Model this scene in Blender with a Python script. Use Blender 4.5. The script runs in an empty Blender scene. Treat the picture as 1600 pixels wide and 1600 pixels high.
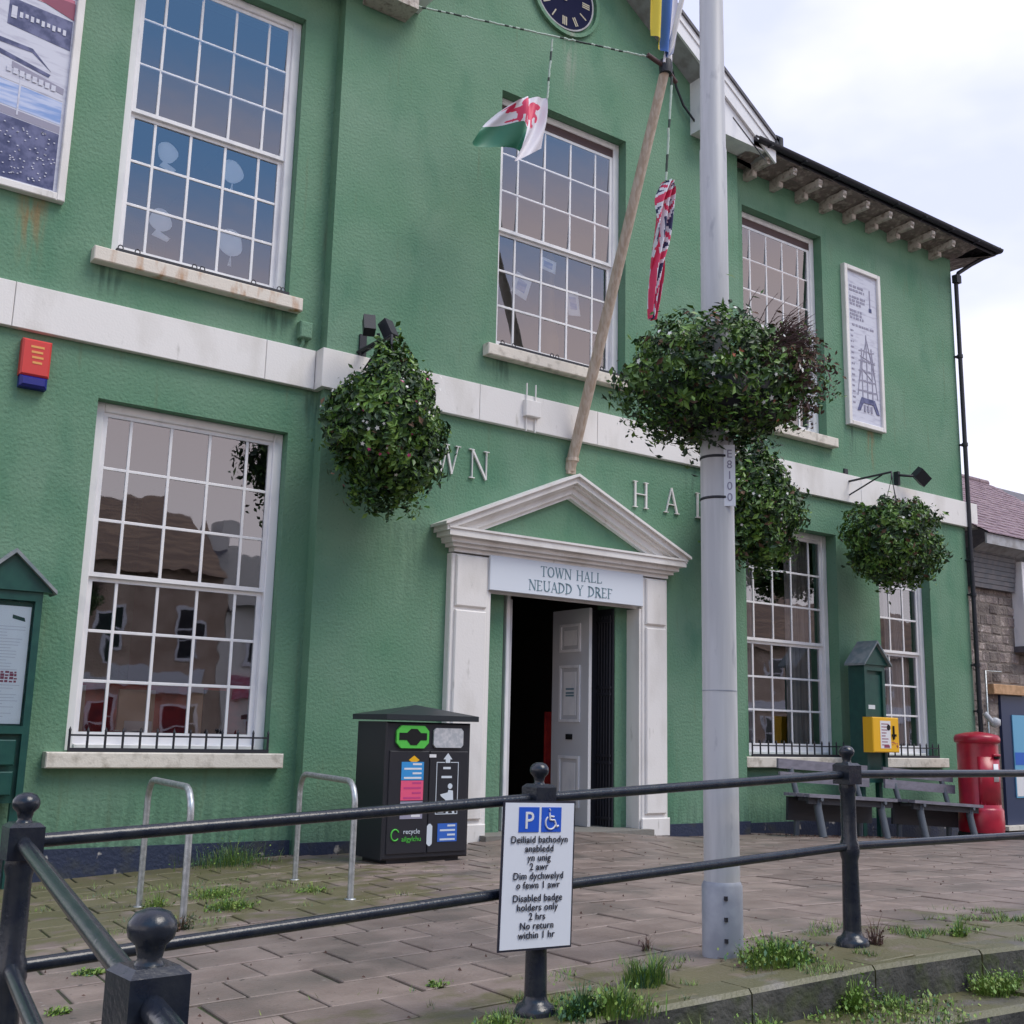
import bpy, math, random
import numpy as np
from mathutils import Vector, Matrix, noise as mnoise
random.seed(7)
SC = bpy.context.scene
COL = SC.collection
PI = math.pi
# ---------------------------------------------------------------- camera
cam_d = bpy.data.cameras.new('camera')
cam_d.sensor_width = 36; cam_d.lens = 36 * 1753.57 / 1600
cam_d.clip_start = 0.05; cam_d.clip_end = 2000
cam = bpy.data.objects.new('camera', cam_d); COL.objects.link(cam)
cam.matrix_world = Matrix(((0.81175, -0.12988, -0.56938, 0.0),
                           (-0.58356, -0.14216, -0.79953, -12.7174),
                           (0.02290, 0.98129, -0.19119, 1.35),
                           (0, 0, 0, 1)))
SC.camera = cam
# ---------------------------------------------------------------- sky
SUN_EL, SUN_AZ = math.radians(56), math.radians(148)   # azimuth clockwise from +Y
W = bpy.data.worlds.new('World'); SC.world = W; W.use_nodes = True
nt = W.node_tree; nt.nodes.clear()
def wn(t): return nt.nodes.new(t)
out = wn('ShaderNodeOutputWorld'); bg = wn('ShaderNodeBackground'); bg.inputs['Strength'].default_value = 0.1
sky = wn('ShaderNodeTexSky'); sky.sky_type = 'NISHITA'; sky.sun_disc = False
sky.sun_elevation = SUN_EL; sky.sun_rotation = SUN_AZ
tc = wn('ShaderNodeTexCoord'); mp = wn('ShaderNodeMapping'); mp.inputs['Scale'].default_value = (1.0, 1.0, 2.2)
mp.inputs['Location'].default_value = (0.35, 0.1, 0.2)
no = wn('ShaderNodeTexNoise'); no.inputs['Scale'].default_value = 2.4; no.inputs['Detail'].default_value = 5; no.inputs['Roughness'].default_value = 0.5
cr = wn('ShaderNodeValToRGB')
cr.color_ramp.elements[0].position = 0.4; cr.color_ramp.elements[0].color = (4.5, 4.75, 6.6, 1)
cr.color_ramp.elements[1].position = 0.6; cr.color_ramp.elements[1].color = (6.3, 6.25, 7.4, 1)
sep = wn('ShaderNodeSeparateXYZ'); hr = wn('ShaderNodeValToRGB')      # brighter, warmer air low over the horizon
hr.color_ramp.elements[0].position = 0.0; hr.color_ramp.elements[0].color = (1, 1, 1, 1)
hr.color_ramp.elements[1].position = 0.36; hr.color_ramp.elements[1].color = (0, 0, 0, 1)
mh = wn('ShaderNodeMix'); mh.data_type = 'RGBA'; mh.inputs[7].default_value = (8.0, 7.7, 7.9, 1)
mx = wn('ShaderNodeMix'); mx.data_type = 'RGBA'; mx.inputs[0].default_value = 0.93
L = nt.links.new
L(tc.outputs['Generated'], mp.inputs[0]); L(mp.outputs[0], no.inputs['Vector']); L(no.outputs[0], cr.inputs[0])
L(tc.outputs['Generated'], sep.inputs[0]); L(sep.outputs[2], hr.inputs[0]); L(hr.outputs[0], mh.inputs[0])
# towards the street side the cloud breaks into blue higher up (the upper panes mirror it)
yr_ = wn('ShaderNodeMapRange'); yr_.inputs[1].default_value = 0.25; yr_.inputs[2].default_value = -0.55; yr_.interpolation_type = 'SMOOTHSTEP'; L(sep.outputs[1], yr_.inputs[0])
zr_ = wn('ShaderNodeMapRange'); zr_.inputs[1].default_value = 0.32; zr_.inputs[2].default_value = 0.46; zr_.interpolation_type = 'SMOOTHSTEP'; L(sep.outputs[2], zr_.inputs[0])
ml_ = wn('ShaderNodeMath'); ml_.operation = 'MULTIPLY'; L(yr_.outputs[0], ml_.inputs[0]); L(zr_.outputs[0], ml_.inputs[1])
mb_ = wn('ShaderNodeMix'); mb_.data_type = 'RGBA'; L(ml_.outputs[0], mb_.inputs[0]); L(cr.outputs[0], mb_.inputs[6]); mb_.inputs[7].default_value = (1.5, 3.2, 5.8, 1)
mp_ = wn('ShaderNodeMix'); mp_.data_type = 'RGBA'; L(yr_.outputs[0], mp_.inputs[0]); L(cr.outputs[0], mp_.inputs[6]); mp_.inputs[7].default_value = (6.8, 5.4, 5.0, 1); L(mp_.outputs[2], mb_.inputs[6])
L(mb_.outputs[2], mh.inputs[6]); L(sky.outputs[0], mx.inputs[6]); L(mh.outputs[2], mx.inputs[7])
L(mx.outputs[2], bg.inputs[0]); L(bg.outputs[0], out.inputs[0])
sd = bpy.data.lights.new('sun', 'SUN'); sd.energy = 1.35; sd.angle = math.radians(30); sd.color = (1, 0.92, 0.82)
sun = bpy.data.objects.new('sun', sd); COL.objects.link(sun)
sdir = Vector((math.sin(SUN_AZ) * math.cos(SUN_EL), math.cos(SUN_AZ) * math.cos(SUN_EL), math.sin(SUN_EL)))
sun.rotation_euler = sdir.to_track_quat('Z', 'Y').to_euler(); sun.location = (0, -20, 30)
SC.view_settings.view_transform = 'Standard'; SC.view_settings.look = 'None'
SC.view_settings.exposure = 0.9; SC.view_settings.gamma = 1; SC.view_settings.use_curve_mapping = False
try:
    SC.cycles.max_bounces = 6; SC.cycles.transparent_max_bounces = 10
except Exception: pass

# ---------------------------------------------------------------- materials
def mat(name, col, rough=0.7, metal=0.0, col2=None, nscale=6, stretch=(1, 1, 1), lo=0.4, hi=0.62, bump=0.0, bscale=60,
        detail=5, rnd=0.0, spec=0.5, coat=0.0, layers=()):
    m = bpy.data.materials.new(name); m.use_nodes = True; t = m.node_tree; N = t.nodes; K = t.links.new
    b = N['Principled BSDF']; b.inputs['Roughness'].default_value = rough; b.inputs['Metallic'].default_value = metal
    b.inputs['Specular IOR Level'].default_value = spec; b.inputs['Coat Weight'].default_value = coat
    b.inputs['Base Color'].default_value = (*col, 1)
    geo = N.new('ShaderNodeNewGeometry')
    cur = None
    def noise_fac(scale, st, lo_, hi_, det=5):
        mp_ = N.new('ShaderNodeMapping'); mp_.inputs['Scale'].default_value = st; K(geo.outputs['Position'], mp_.inputs[0])
        n_ = N.new('ShaderNodeTexNoise'); n_.inputs['Scale'].default_value = scale; n_.inputs['Detail'].default_value = det
        K(mp_.outputs[0], n_.inputs['Vector'])
        r_ = N.new('ShaderNodeMapRange'); r_.inputs[1].default_value = lo_; r_.inputs[2].default_value = hi_; K(n_.outputs[0], r_.inputs[0])
        return r_.outputs[0]
    def mixc(a, bcol, fac):
        q = N.new('ShaderNodeMix'); q.data_type = 'RGBA'
        if isinstance(a, tuple): q.inputs[6].default_value = (*a, 1)
        else: K(a, q.inputs[6])
        q.inputs[7].default_value = (*bcol, 1); K(fac, q.inputs[0]); return q.outputs[2]
    cur = col
    if col2: cur = mixc(cur, col2, noise_fac(nscale, stretch, lo, hi, detail))
    for (c3, sc3, st3, lo3, hi3) in layers: cur = mixc(cur, c3, noise_fac(sc3, st3, lo3, hi3))
    if rnd:
        oi = N.new('ShaderNodeObjectInfo'); r_ = N.new('ShaderNodeMapRange')
        r_.inputs[3].default_value = 1 - rnd; r_.inputs[4].default_value = 1 + rnd; K(oi.outputs['Random'], r_.inputs[0])
        q = N.new('ShaderNodeVectorMath'); q.operation = 'SCALE'
        if isinstance(cur, tuple): q.inputs[0].default_value = cur
        else: K(cur, q.inputs[0])
        K(r_.outputs[0], q.inputs['Scale']); cur = q.outputs[0]
    if not isinstance(cur, tuple): K(cur, b.inputs['Base Color'])
    if bump:
        n2 = N.new('ShaderNodeTexNoise'); n2.inputs['Scale'].default_value = bscale; n2.inputs['Detail'].default_value = 3
        K(geo.outputs['Position'], n2.inputs['Vector'])
        bp = N.new('ShaderNodeBump'); bp.inputs['Strength'].default_value = 1.0; bp.inputs['Distance'].default_value = bump
        K(n2.outputs[0], bp.inputs['Height']); K(bp.outputs[0], b.inputs['Normal'])
    return m
M = {}
GREEN = (0.108, 0.238, 0.145)
M['green'] = mat('green_render', GREEN, 0.75, col2=(0.16, 0.28, 0.19), nscale=0.9, lo=0.3, hi=0.7, bump=0.012, bscale=26, spec=0.3,
                 layers=(((0.065, 0.19, 0.115), 1.1, (1.4, 1.4, 0.7), 0.56, 0.85), ((0.06, 0.17, 0.11), 30, (1, 1, 1), 0.62, 0.8), ((0.13, 0.2, 0.12), 2.3, (4, 4, 0.35), 0.62, 0.85)))
def stains(m, L_):
    t = m.node_tree; N = t.nodes; K = t.links.new; b = N['Principled BSDF']; cur = b.inputs['Base Color'].links[0].from_socket
    geo = N.new('ShaderNodeNewGeometry'); sp = N.new('ShaderNodeSeparateXYZ'); K(geo.outputs['Position'], sp.inputs[0])
    mp_ = N.new('ShaderNodeMapping'); mp_.inputs['Scale'].default_value = (9, 9, 1.1); K(geo.outputs['Position'], mp_.inputs[0]); n_ = N.new('ShaderNodeTexNoise'); n_.inputs['Scale'].default_value = 1.6; n_.inputs['Detail'].default_value = 6; K(mp_.outputs[0], n_.inputs['Vector'])
    def rg(sock, a, c): q = N.new('ShaderNodeMapRange'); q.inputs[1].default_value = a; q.inputs[2].default_value = c; q.interpolation_type = 'SMOOTHSTEP'; K(sock, q.inputs[0]); return q.outputs[0]
    def mu(a, c):
        q = N.new('ShaderNodeMath'); q.operation = 'MULTIPLY'
        for i, v in enumerate((a, c)):
            if isinstance(v, (int, float)): q.inputs[i].default_value = v
            else: K(v, q.inputs[i])
        return q.outputs[0]
    nz = rg(n_.outputs[0], .38, .62)
    for (x, hw, zt, zb, col, k) in L_:
        f = mu(mu(rg(sp.outputs[0], x - hw, x - hw * .2), rg(sp.outputs[0], x + hw, x + hw * .2)), mu(rg(sp.outputs[2], zb, zt - .1), rg(sp.outputs[2], zt + .02, zt)) if zt > 1 else rg(sp.outputs[2], zt + .3, zb))
        q = N.new('ShaderNodeMix'); q.data_type = 'RGBA'; K(mu(mu(f, nz), k), q.inputs[0]); K(cur, q.inputs[6]); q.inputs[7].default_value = (*col, 1); cur = q.outputs[2]
    K(cur, b.inputs['Base Color'])
DK, RS, PL = (0.05, 0.1, 0.07), (0.24, 0.17, 0.08), (0.3, 0.33, 0.27)
stains(M['green'], [(2.4, .22, 7.2, 6.2, RS, .9), (1.9, .2, 7.2, 6.3, DK, .8), (3.3, .25, 6.6, 6.1, DK, .8), (5.4, .3, 6.6, 6.1, DK, .8), (17.55, .15, 7.1, 6.1, RS, .7), (17.0, .15, 7.1, 6.3, DK, .7), (9.98, .17, 12.3, 10.9, PL, .75),
    (8.8, .25, 6.58, 6.12, DK, .8), (11.2, .3, 6.58, 6.12, DK, .8), (4.5, 1.5, .84, .3, DK, .15), (6.2, .5, 5.6, 4.6, DK, .7), (9.9, 8, .45, -.2, DK, .55), (4, 3, .45, -.3, DK, .55), (17, 4, .45, -.4, DK, .6), (12.9, .7, 5.6, 4.6, DK, .5), (19.6, .5, 5.6, 4.7, DK, .5), (7.3, .7, 4.0, 2.4, DK, .25)])
M['plinth'] = mat('navy_plinth_paint', (0.02, 0.03, 0.065), 0.6, col2=(0.45, 0.42, 0.38), nscale=5, lo=0.64, hi=0.69, bump=0.01, bscale=25,
                  layers=(((0.05, 0.055, 0.05), 3, (1, 1, 1), 0.5, 0.7),))
M['white_ren'] = mat('white_painted_stone', (0.78, 0.755, 0.73), 0.6, col2=(0.62, 0.59, 0.55), nscale=2.2, stretch=(1, 1, 0.4), lo=0.5, hi=0.75, bump=0.002, bscale=40,
                     layers=(((0.36, 0.34, 0.3), 9, (1, 1, 0.3), 0.66, 0.85),))
M['white_trim'] = mat('white_gloss_timber', (0.8, 0.79, 0.8), 0.35, col2=(0.62, 0.62, 0.66), nscale=5, stretch=(1, 1, 0.5), lo=0.5, hi=0.8)
M['sill'] = mat('cream_sill_paint', (0.7, 0.65, 0.57), 0.6, col2=(0.4, 0.36, 0.3), nscale=8, lo=0.5, hi=0.75, bump=0.004, bscale=50)
M['sill_rust'] = mat('rust_streaked_sill_paint', (0.7, 0.64, 0.56), 0.6, col2=(0.42, 0.2, 0.07), nscale=3.2, stretch=(2, 2, 0.6), lo=0.52, hi=0.7, bump=0.004, bscale=50)
M['black'] = mat('black_gloss_paint', (0.009, 0.013, 0.024), 0.27, col2=(0.02, 0.024, 0.032), nscale=15, coat=0.08, bump=0.0015, bscale=60)
M['iron'] = mat('black_iron', (0.015, 0.016, 0.024), 0.55, bump=0.002, bscale=80)
M['darkgreen'] = mat('dark_green_board_paint', (0.008, 0.06, 0.052), 0.38, col2=(0.012, 0.075, 0.06), nscale=8)
M['lead'] = mat('grey_roof_felt', (0.16, 0.2, 0.22), 0.6, col2=(0.25, 0.27, 0.28), nscale=9)
M['galv'] = mat('galvanised_steel', (0.5, 0.52, 0.53), 0.42, 0.75, col2=(0.36, 0.38, 0.38), nscale=20, bump=0.001, bscale=90)
M['lamp'] = mat('galvanised_lamp_grey', (0.45, 0.45, 0.465), 0.5, 0.0, col2=(0.53, 0.53, 0.545), nscale=3, stretch=(6, 6, 0.4), layers=(((0.26, 0.26, 0.3), 14, (1, 1, 0.3), 0.62, 0.8),))
M['lampbase'] = mat('grey_painted_steel', (0.27, 0.29, 0.34), 0.5, 0.2, col2=(0.35, 0.37, 0.42), nscale=7)
M['bin'] = mat('black_recycled_plastic', (0.014, 0.015, 0.022), 0.45, bump=0.001, bscale=120)
M['bin_lid'] = mat('dark_lid_plastic', (0.018, 0.024, 0.03), 0.4)
M['grey_label'] = mat('brushed_grey_plate', (0.4, 0.42, 0.45), 0.4, col2=(0.55, 0.55, 0.57), nscale=25)
def flat(n, c, r=0.55, **k): M[n] = mat(n, c, r, **k)
flat('lime', (0.08, 0.5, 0.06)); flat('hole', (0.004, 0.004, 0.005), 0.9); flat('blue_sticker', (0.03, 0.27, 0.62)); flat('pink_sticker', (0.75, 0.09, 0.2))
flat('pale_print', (0.6, 0.66, 0.72)); flat('blue_poster', (0.025, 0.12, 0.5)); flat('white_print', (0.72, 0.72, 0.74)); flat('sign_blue', (0.01, 0.09, 0.55))
flat('text_black', (0.015, 0.015, 0.03)); flat('sign_white', (0.74, 0.76, 0.82), 0.4); flat('sign_text', (0.12, 0.22, 0.27)); flat('board_white', (0.68, 0.73, 0.8), 0.4)
flat('post_red', (0.42, 0.012, 0.035), 0.3, col2=(0.33, 0.01, 0.03), nscale=5); flat('alarm_red', (0.62, 0.045, 0.04), 0.4); flat('alarm_blue', (0.01, 0.015, 0.2), 0.4)
flat('alarm_text', (0.75, 0.35, 0.1)); flat('yellow', (0.8, 0.43, 0.01), 0.4); flat('print_grey', (0.28, 0.27, 0.36)); flat('print_navy', (0.03, 0.04, 0.13), 0.5, col2=(0.12, 0.13, 0.26), nscale=9)
flat('print_maroon', (0.25, 0.05, 0.1)); flat('print_red', (0.5, 0.13, 0.2), 0.5, col2=(0.62, 0.4, 0.46), nscale=8, stretch=(.6, 1, 3), lo=.45, hi=.7); flat('print_sky', (0.2, 0.32, 0.62), 0.5, col2=(0.5, 0.56, 0.75), nscale=5, stretch=(.5, 1, 4)); flat('print_pale', (0.58, 0.59, 0.68), 0.5, col2=(0.42, 0.42, 0.52), nscale=6, stretch=(.6, 1, 3), lo=.5, hi=.7)
flat('blind', (0.075, 0.035, 0.035)); flat('flag_red', (0.62, 0.03, 0.1)); flat('flag_green', (0.03, 0.17, 0.1)); flat('flag_white', (0.68, 0.66, 0.72))
flat('flag_navy', (0.015, 0.02, 0.08)); flat('flag_yellow', (0.68, 0.52, 0.03)); flat('flag_blue', (0.04, 0.13, 0.42))
flat('clock_face', (0.012, 0.014, 0.045), 0.9, spec=0.1); flat('gold', (0.42, 0.38, 0.28), 0.6); flat('rope_pale', (0.45, 0.55, 0.47)); flat('rope_dark', (0.04, 0.06, 0.05))
flat('slate_wall', (0.08, 0.085, 0.1), col2=(0.12, 0.11, 0.12), nscale=7); flat('navy_door', (0.02, 0.035, 0.09), 0.4); flat('cyan_poster', (0.13, 0.38, 0.58), 0.4)
flat('timber_pale', (0.55, 0.33, 0.18), col2=(0.42, 0.24, 0.12), nscale=9); flat('pole_wood', (0.42, 0.32, 0.24), 0.6, col2=(0.55, 0.46, 0.38), nscale=6, stretch=(4, 4, 0.7))
flat('door_grey', (0.55, 0.55, 0.57), 0.45); flat('interior', (0.1, 0.09, 0.085), 0.9); flat('interior_dark', (0.42, 0.3, 0.22), 0.9); flat('red_cloth', (0.5, 0.03, 0.025), 0.9, col2=(0.3, 0.015, 0.02), nscale=5)
flat('card', (0.6, 0.42, 0.28)); flat('paper', (0.82, 0.9, 0.94), 0.7); flat('curtain', (0.62, 0.6, 0.6), 0.9, col2=(0.42, 0.41, 0.42), nscale=6, stretch=(8, 1, 0.1)); flat('bronze', (0.2, 0.13, 0.04), 0.5)
flat('bench_slat', (0.2, 0.19, 0.23), 0.6, col2=(0.15, 0.145, 0.175), nscale=14, stretch=(0.4, 1, 1)); flat('bench_frame_and_shade', (0.02, 0.022, 0.03), 0.6)
flat('bench_leg', (0.085, 0.1, 0.12), 0.6)
M['soffit'] = mat('weathered_soffit', (0.21, 0.17, 0.155), 0.9, col2=(0.4, 0.35, 0.31), nscale=9, lo=0.5, hi=0.7, bump=0.06, bscale=10)
M['corbel'] = mat('flaking_white_corbel', (0.5, 0.45, 0.4), 0.8, col2=(0.25, 0.2, 0.17), nscale=12, lo=0.5, hi=0.7, bump=0.02, bscale=18)
M['grey_soffit'] = mat('grey_painted_soffit', (0.4, 0.4, 0.42), 0.7, col2=(0.28, 0.27, 0.27), nscale=5)
M['slate'] = mat('roof_slate', (0.07, 0.07, 0.085), 0.6, col2=(0.11, 0.1, 0.11), nscale=6, bump=0.01, bscale=20)
M['plum_tile'] = mat('plum_roof_slate', (0.2, 0.13, 0.16), 0.7, col2=(0.28, 0.2, 0.22), nscale=5, bump=0.01, bscale=30, rnd=0.2, layers=(((0.12, 0.09, 0.1), 20, (0.6, 1, 3), 0.5, 0.7),))
M['stone'] = mat('rubble_stone', (0.15, 0.12, 0.115), 0.9, col2=(0.28, 0.235, 0.21), nscale=3, rnd=0.4, bump=0.03, bscale=18, layers=(((0.42, 0.36, 0.34), 8, (1, 1, 1), 0.6, 0.7),))
M['mortar'] = mat('lime_mortar', (0.19, 0.16, 0.14), 0.95, bump=0.02, bscale=30)
M['concrete'] = mat('gate_concrete', (0.2, 0.19, 0.17), 0.9, bump=0.01, bscale=30)
M['road'] = mat('asphalt', (0.05, 0.05, 0.053), 0.85, col2=(0.07, 0.065, 0.065), nscale=30, bump=0.01, bscale=120)
M['bed'] = mat('joint_grit', (0.045, 0.042, 0.03), 0.95, col2=(0.05, 0.075, 0.02), nscale=6, bump=0.01, bscale=60)
M['leaf'] = mat('leaf_mid', (0.045, 0.115, 0.016), 0.45, col2=(0.07, 0.15, 0.024), nscale=8)
M['leaf_dark'] = mat('leaf_dark', (0.014, 0.045, 0.012), 0.5); M['leaf_light'] = mat('leaf_light', (0.13, 0.24, 0.035), 0.45)
M['leaf_brown'] = mat('leaf_withered', (0.11, 0.06, 0.035), 0.8); M['twig'] = mat('dry_twig', (0.12, 0.07, 0.07), 0.8)
flat('petal_white', (0.7, 0.7, 0.66)); flat('petal_pink', (0.5, 0.05, 0.2)); flat('petal_orange', (0.5, 0.15, 0.08))
M['grass'] = mat('weed_green', (0.12, 0.22, 0.03), 0.6, col2=(0.24, 0.3, 0.07), nscale=8); M['grass2'] = mat('weed_blue_green', (0.05, 0.13, 0.06), 0.6)
M['litter'] = mat('dead_leaf_brown', (0.09, 0.05, 0.04), 0.9)
# the paving carries moss near the railings and in the left-hand corner, where it grows
def paving_mat(name, col, col2, rnd):
    m = mat(name, col, 0.48, col2=col2, nscale=3, rnd=rnd, bump=0.006, bscale=45, spec=0.55, layers=(((0.12, 0.1, 0.085), 1.3, (1, 1, 1), 0.5, 0.72), ((0.06, 0.05, 0.045), 16, (1, 1, 1), 0.68, 0.72), ((0.38, 0.34, 0.31), 21, (1, 1, 1), 0.72, 0.75)))
    t = m.node_tree; N = t.nodes; K = t.links.new; b = N['Principled BSDF']; src = b.inputs['Base Color'].links[0].from_socket
    geo = N.new('ShaderNodeNewGeometry'); s = N.new('ShaderNodeSeparateXYZ'); K(geo.outputs['Position'], s.inputs[0])
    def rng(sock, a, b_): r = N.new('ShaderNodeMapRange'); r.inputs[1].default_value = a; r.inputs[2].default_value = b_; K(sock, r.inputs[0]); return r.outputs[0]
    def mth(op, a, b_):
        q = N.new('ShaderNodeMath'); q.operation = op
        for i, v in enumerate((a, b_)):
            if isinstance(v, (int, float)): q.inputs[i].default_value = v
            else: K(v, q.inputs[i])
        return q.outputs[0]
    near = rng(s.outputs[1], -6.7, -8.1)
    corner = mth('MULTIPLY', rng(s.outputs[0], 8.2, 4.8), rng(s.outputs[1], -5.6, -3.6))
    zone = mth('MAXIMUM', near, corner)
    n = N.new('ShaderNodeTexNoise'); n.inputs['Scale'].default_value = 3.6; n.inputs['Detail'].default_value = 10; K(geo.outputs['Position'], n.inputs['Vector'])
    f = rng(mth('ADD', mth('MULTIPLY', zone, 0.46), n.outputs[0]), 0.76, 0.92)
    q = N.new('ShaderNodeMix'); q.data_type = 'RGBA'; K(src, q.inputs[6]); q.inputs[7].default_value = (0.11, 0.105, 0.034, 1); K(mth('MULTIPLY', f, 0.75), q.inputs[0])
    K(q.outputs[2], b.inputs['Base Color'])
    return m
M['paver'] = paving_mat('concrete_paving_slab', (0.205, 0.155, 0.132), (0.275, 0.212, 0.182), 0.17)
M['kerb'] = paving_mat('mossy_kerb_stone', (0.17, 0.155, 0.135), (0.11, 0.1, 0.09), 0.12)
M['kerb_face'] = mat('dark_kerb_front', (0.045, 0.045, 0.04), 0.85, col2=(0.1, 0.095, 0.085), nscale=4, stretch=(1, 1, 0.4), bump=0.012, bscale=30, layers=(((0.06, 0.075, 0.025), 5, (1, 1, 1), 0.5, 0.7),))  # front faces darker and greener than the kerb tops
# glass: part see-through, part mirror, by the angle of view (real window-pane behaviour)
def glass(name, tint, base, wav=0.0, ior=1.7):
    m = bpy.data.materials.new(name); m.use_nodes = True; t = m.node_tree; N = t.nodes; K = t.links.new; N.clear()
    o = N.new('ShaderNodeOutputMaterial'); a = N.new('ShaderNodeBsdfTransparent'); a.inputs[0].default_value = (*tint, 1)
    g_ = N.new('ShaderNodeBsdfGlossy'); g_.inputs['Roughness'].default_value = 0.015; g_.inputs[0].default_value = (0.9, 0.92, 1.0, 1)
    fr = N.new('ShaderNodeFresnel'); fr.inputs[0].default_value = ior
    ad = N.new('ShaderNodeMath'); ad.inputs[1].default_value = base; K(fr.outputs[0], ad.inputs[0])
    mxs = N.new('ShaderNodeMixShader'); K(ad.outputs[0], mxs.inputs[0]); K(a.outputs[0], mxs.inputs[1]); K(g_.outputs[0], mxs.inputs[2]); K(mxs.outputs[0], o.inputs[0])
    if wav:
        geo = N.new('ShaderNodeNewGeometry'); n = N.new('ShaderNodeTexNoise'); n.inputs['Scale'].default_value = 3.6; n.inputs['Detail'].default_value = 1
        K(geo.outputs['Position'], n.inputs['Vector']); bp = N.new('ShaderNodeBump'); bp.inputs['Distance'].default_value = wav; K(n.outputs[0], bp.inputs['Height']); K(bp.outputs[0], g_.inputs['Normal'])
    return m
M['pane'] = glass('old_window_glass', (0.95, 0.96, 0.97), 0.17, 0.0007)
M['case_glass'] = glass('display_glass', (0.97, 0.98, 0.98), 0.0, 0, 1.25)

# ---------------------------------------------------------------- mesh helpers
class MB:
    def __init__(s): s.v = []; s.f = []; s.m = []; s.mats = []; s.sm = []
    def mi(s, m):
        m = M[m] if isinstance(m, str) else m
        if m not in s.mats: s.mats.append(m)
        return s.mats.index(m)
    def poly(s, pts, faces, m=None, smooth=False):
        b = len(s.v); s.v += [tuple(p) for p in pts]; i = s.mi(m) if m is not None else 0
        for f in faces: s.f.append(tuple(b + k for k in f)); s.m.append(i); s.sm.append(smooth)
        return s
    def box(s, x0, x1, y0, y1, z0, z1, m=None, T=None):
        p = [(x, y, z) for x in (x0, x1) for y in (y0, y1) for z in (z0, z1)]
        if T is not None: p = [tuple(T @ Vector(q)) for q in p]
        return s.poly(p, [(0, 1, 3, 2), (4, 6, 7, 5), (0, 4, 5, 1), (2, 3, 7, 6), (0, 2, 6, 4), (1, 5, 7, 3)], m)
    def cbox(s, x0, x1, y0, y1, z0, z1, c, m=None):   # box with its four front (-Y) edges chamfered
        p = [(x0, y0 + c, z0), (x1, y0 + c, z0), (x1, y0 + c, z1), (x0, y0 + c, z1), (x0 + c, y0, z0 + c), (x1 - c, y0, z0 + c), (x1 - c, y0, z1 - c), (x0 + c, y0, z1 - c),
             (x0, y1, z0), (x1, y1, z0), (x1, y1, z1), (x0, y1, z1)]
        return s.poly(p, [(4, 5, 6, 7), (0, 1, 5, 4), (1, 2, 6, 5), (2, 3, 7, 6), (3, 0, 4, 7), (8, 9, 1, 0), (9, 10, 2, 1), (10, 11, 3, 2), (11, 8, 0, 3), (11, 10, 9, 8)], m)
    def tube(s, pts, r, n=8, m=None, cap=True):
        pts = [Vector(p) for p in pts]; rs = r if isinstance(r, (list, tuple)) else [r] * len(pts)
        P = []; up = None
        for i, p in enumerate(pts):
            d = (pts[min(i + 1, len(pts) - 1)] - pts[max(i - 1, 0)]).normalized()
            if up is None: up = Vector((0, 0, 1)) if abs(d.z) < 0.9 else Vector((0, 1, 0))
            a = d.cross(up).normalized(); b = d.cross(a).normalized(); up = -b if abs(d.dot(up)) < .99 else up
            for k in range(n):
                w = 2 * PI * k / n; P.append(p + (a * math.cos(w) + b * math.sin(w)) * rs[i])
        F = [(i * n + k, i * n + (k + 1) % n, (i + 1) * n + (k + 1) % n, (i + 1) * n + k) for i in range(len(pts) - 1) for k in range(n)]
        s.poly(P, F, m, True)
        if cap:
            s.poly(P[:n], [tuple(range(n))[::-1]], m); s.poly(P[-n:], [tuple(range(n))], m)
        return s
    def lathe(s, prof, cx, cy, cz=0, n=24, m=None):
        P = [(cx + r * math.cos(2 * PI * k / n), cy + r * math.sin(2 * PI * k / n), cz + z) for r, z in prof for k in range(n)]
        F = [(i * n + k, i * n + (k + 1) % n, (i + 1) * n + (k + 1) % n, (i + 1) * n + k) for i in range(len(prof) - 1) for k in range(n)]
        s.poly(P, F, m, True)
        s.poly(P[-n:], [tuple(range(n))], m); s.poly(P[:n], [tuple(range(n))[::-1]], m)
        return s
    def prism(s, pts, y0, y1, m=None):     # polygon in XZ extruded along Y
        n = len(pts); P = [(x, y0, z) for x, z in pts] + [(x, y1, z) for x, z in pts]
        return s.poly(P, [tuple(range(n)), tuple(range(2 * n - 1, n - 1, -1))] + [(k + n, (k + 1) % n + n, (k + 1) % n, k) for k in range(n)], m)
    def quad(s, a, b, c, d, m=None): return s.poly([a, b, c, d], [(0, 1, 2, 3)], m)
    def build(s, name, m=None, parent=None, loc=None, fix=True):
        if m is not None: s.mats = [M[m] if isinstance(m, str) else m]; s.m = [0] * len(s.f)
        me = bpy.data.meshes.new(name); me.from_pydata(s.v, [], s.f)
        for q in s.mats: me.materials.append(q)
        me.polygons.foreach_set('material_index', s.m); me.polygons.foreach_set('use_smooth', s.sm); me.update()
        o = bpy.data.objects.new(name, me); COL.objects.link(o)
        if parent is not None: o.parent = parent; o.matrix_parent_inverse = Matrix.Translation(parent.location).inverted() if parent.location.length > 1e-6 and fix else Matrix()
        if loc is not None: o.location = loc
        return o
def thing(name, label, cat, loc=(0, 0, 0), group=None):
    o = bpy.data.objects.new(name, None); COL.objects.link(o); o.location = loc; o.empty_display_size = 0.1
    o['label'] = label; o['category'] = cat
    if group: o['group'] = group
    return o
def tag(o, label, cat, group=None):
    o['label'] = label; o['category'] = cat
    if group: o['group'] = group
    return o
def struct(o): o['kind'] = 'structure'; return o
def stuff(o): o['kind'] = 'stuff'; return o
def copy_tree(o, parent=None):
    c = o.copy(); COL.objects.link(c)
    if parent is not None: c.parent = parent
    for ch in list(o.children): copy_tree(ch, c)
    return c
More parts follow.
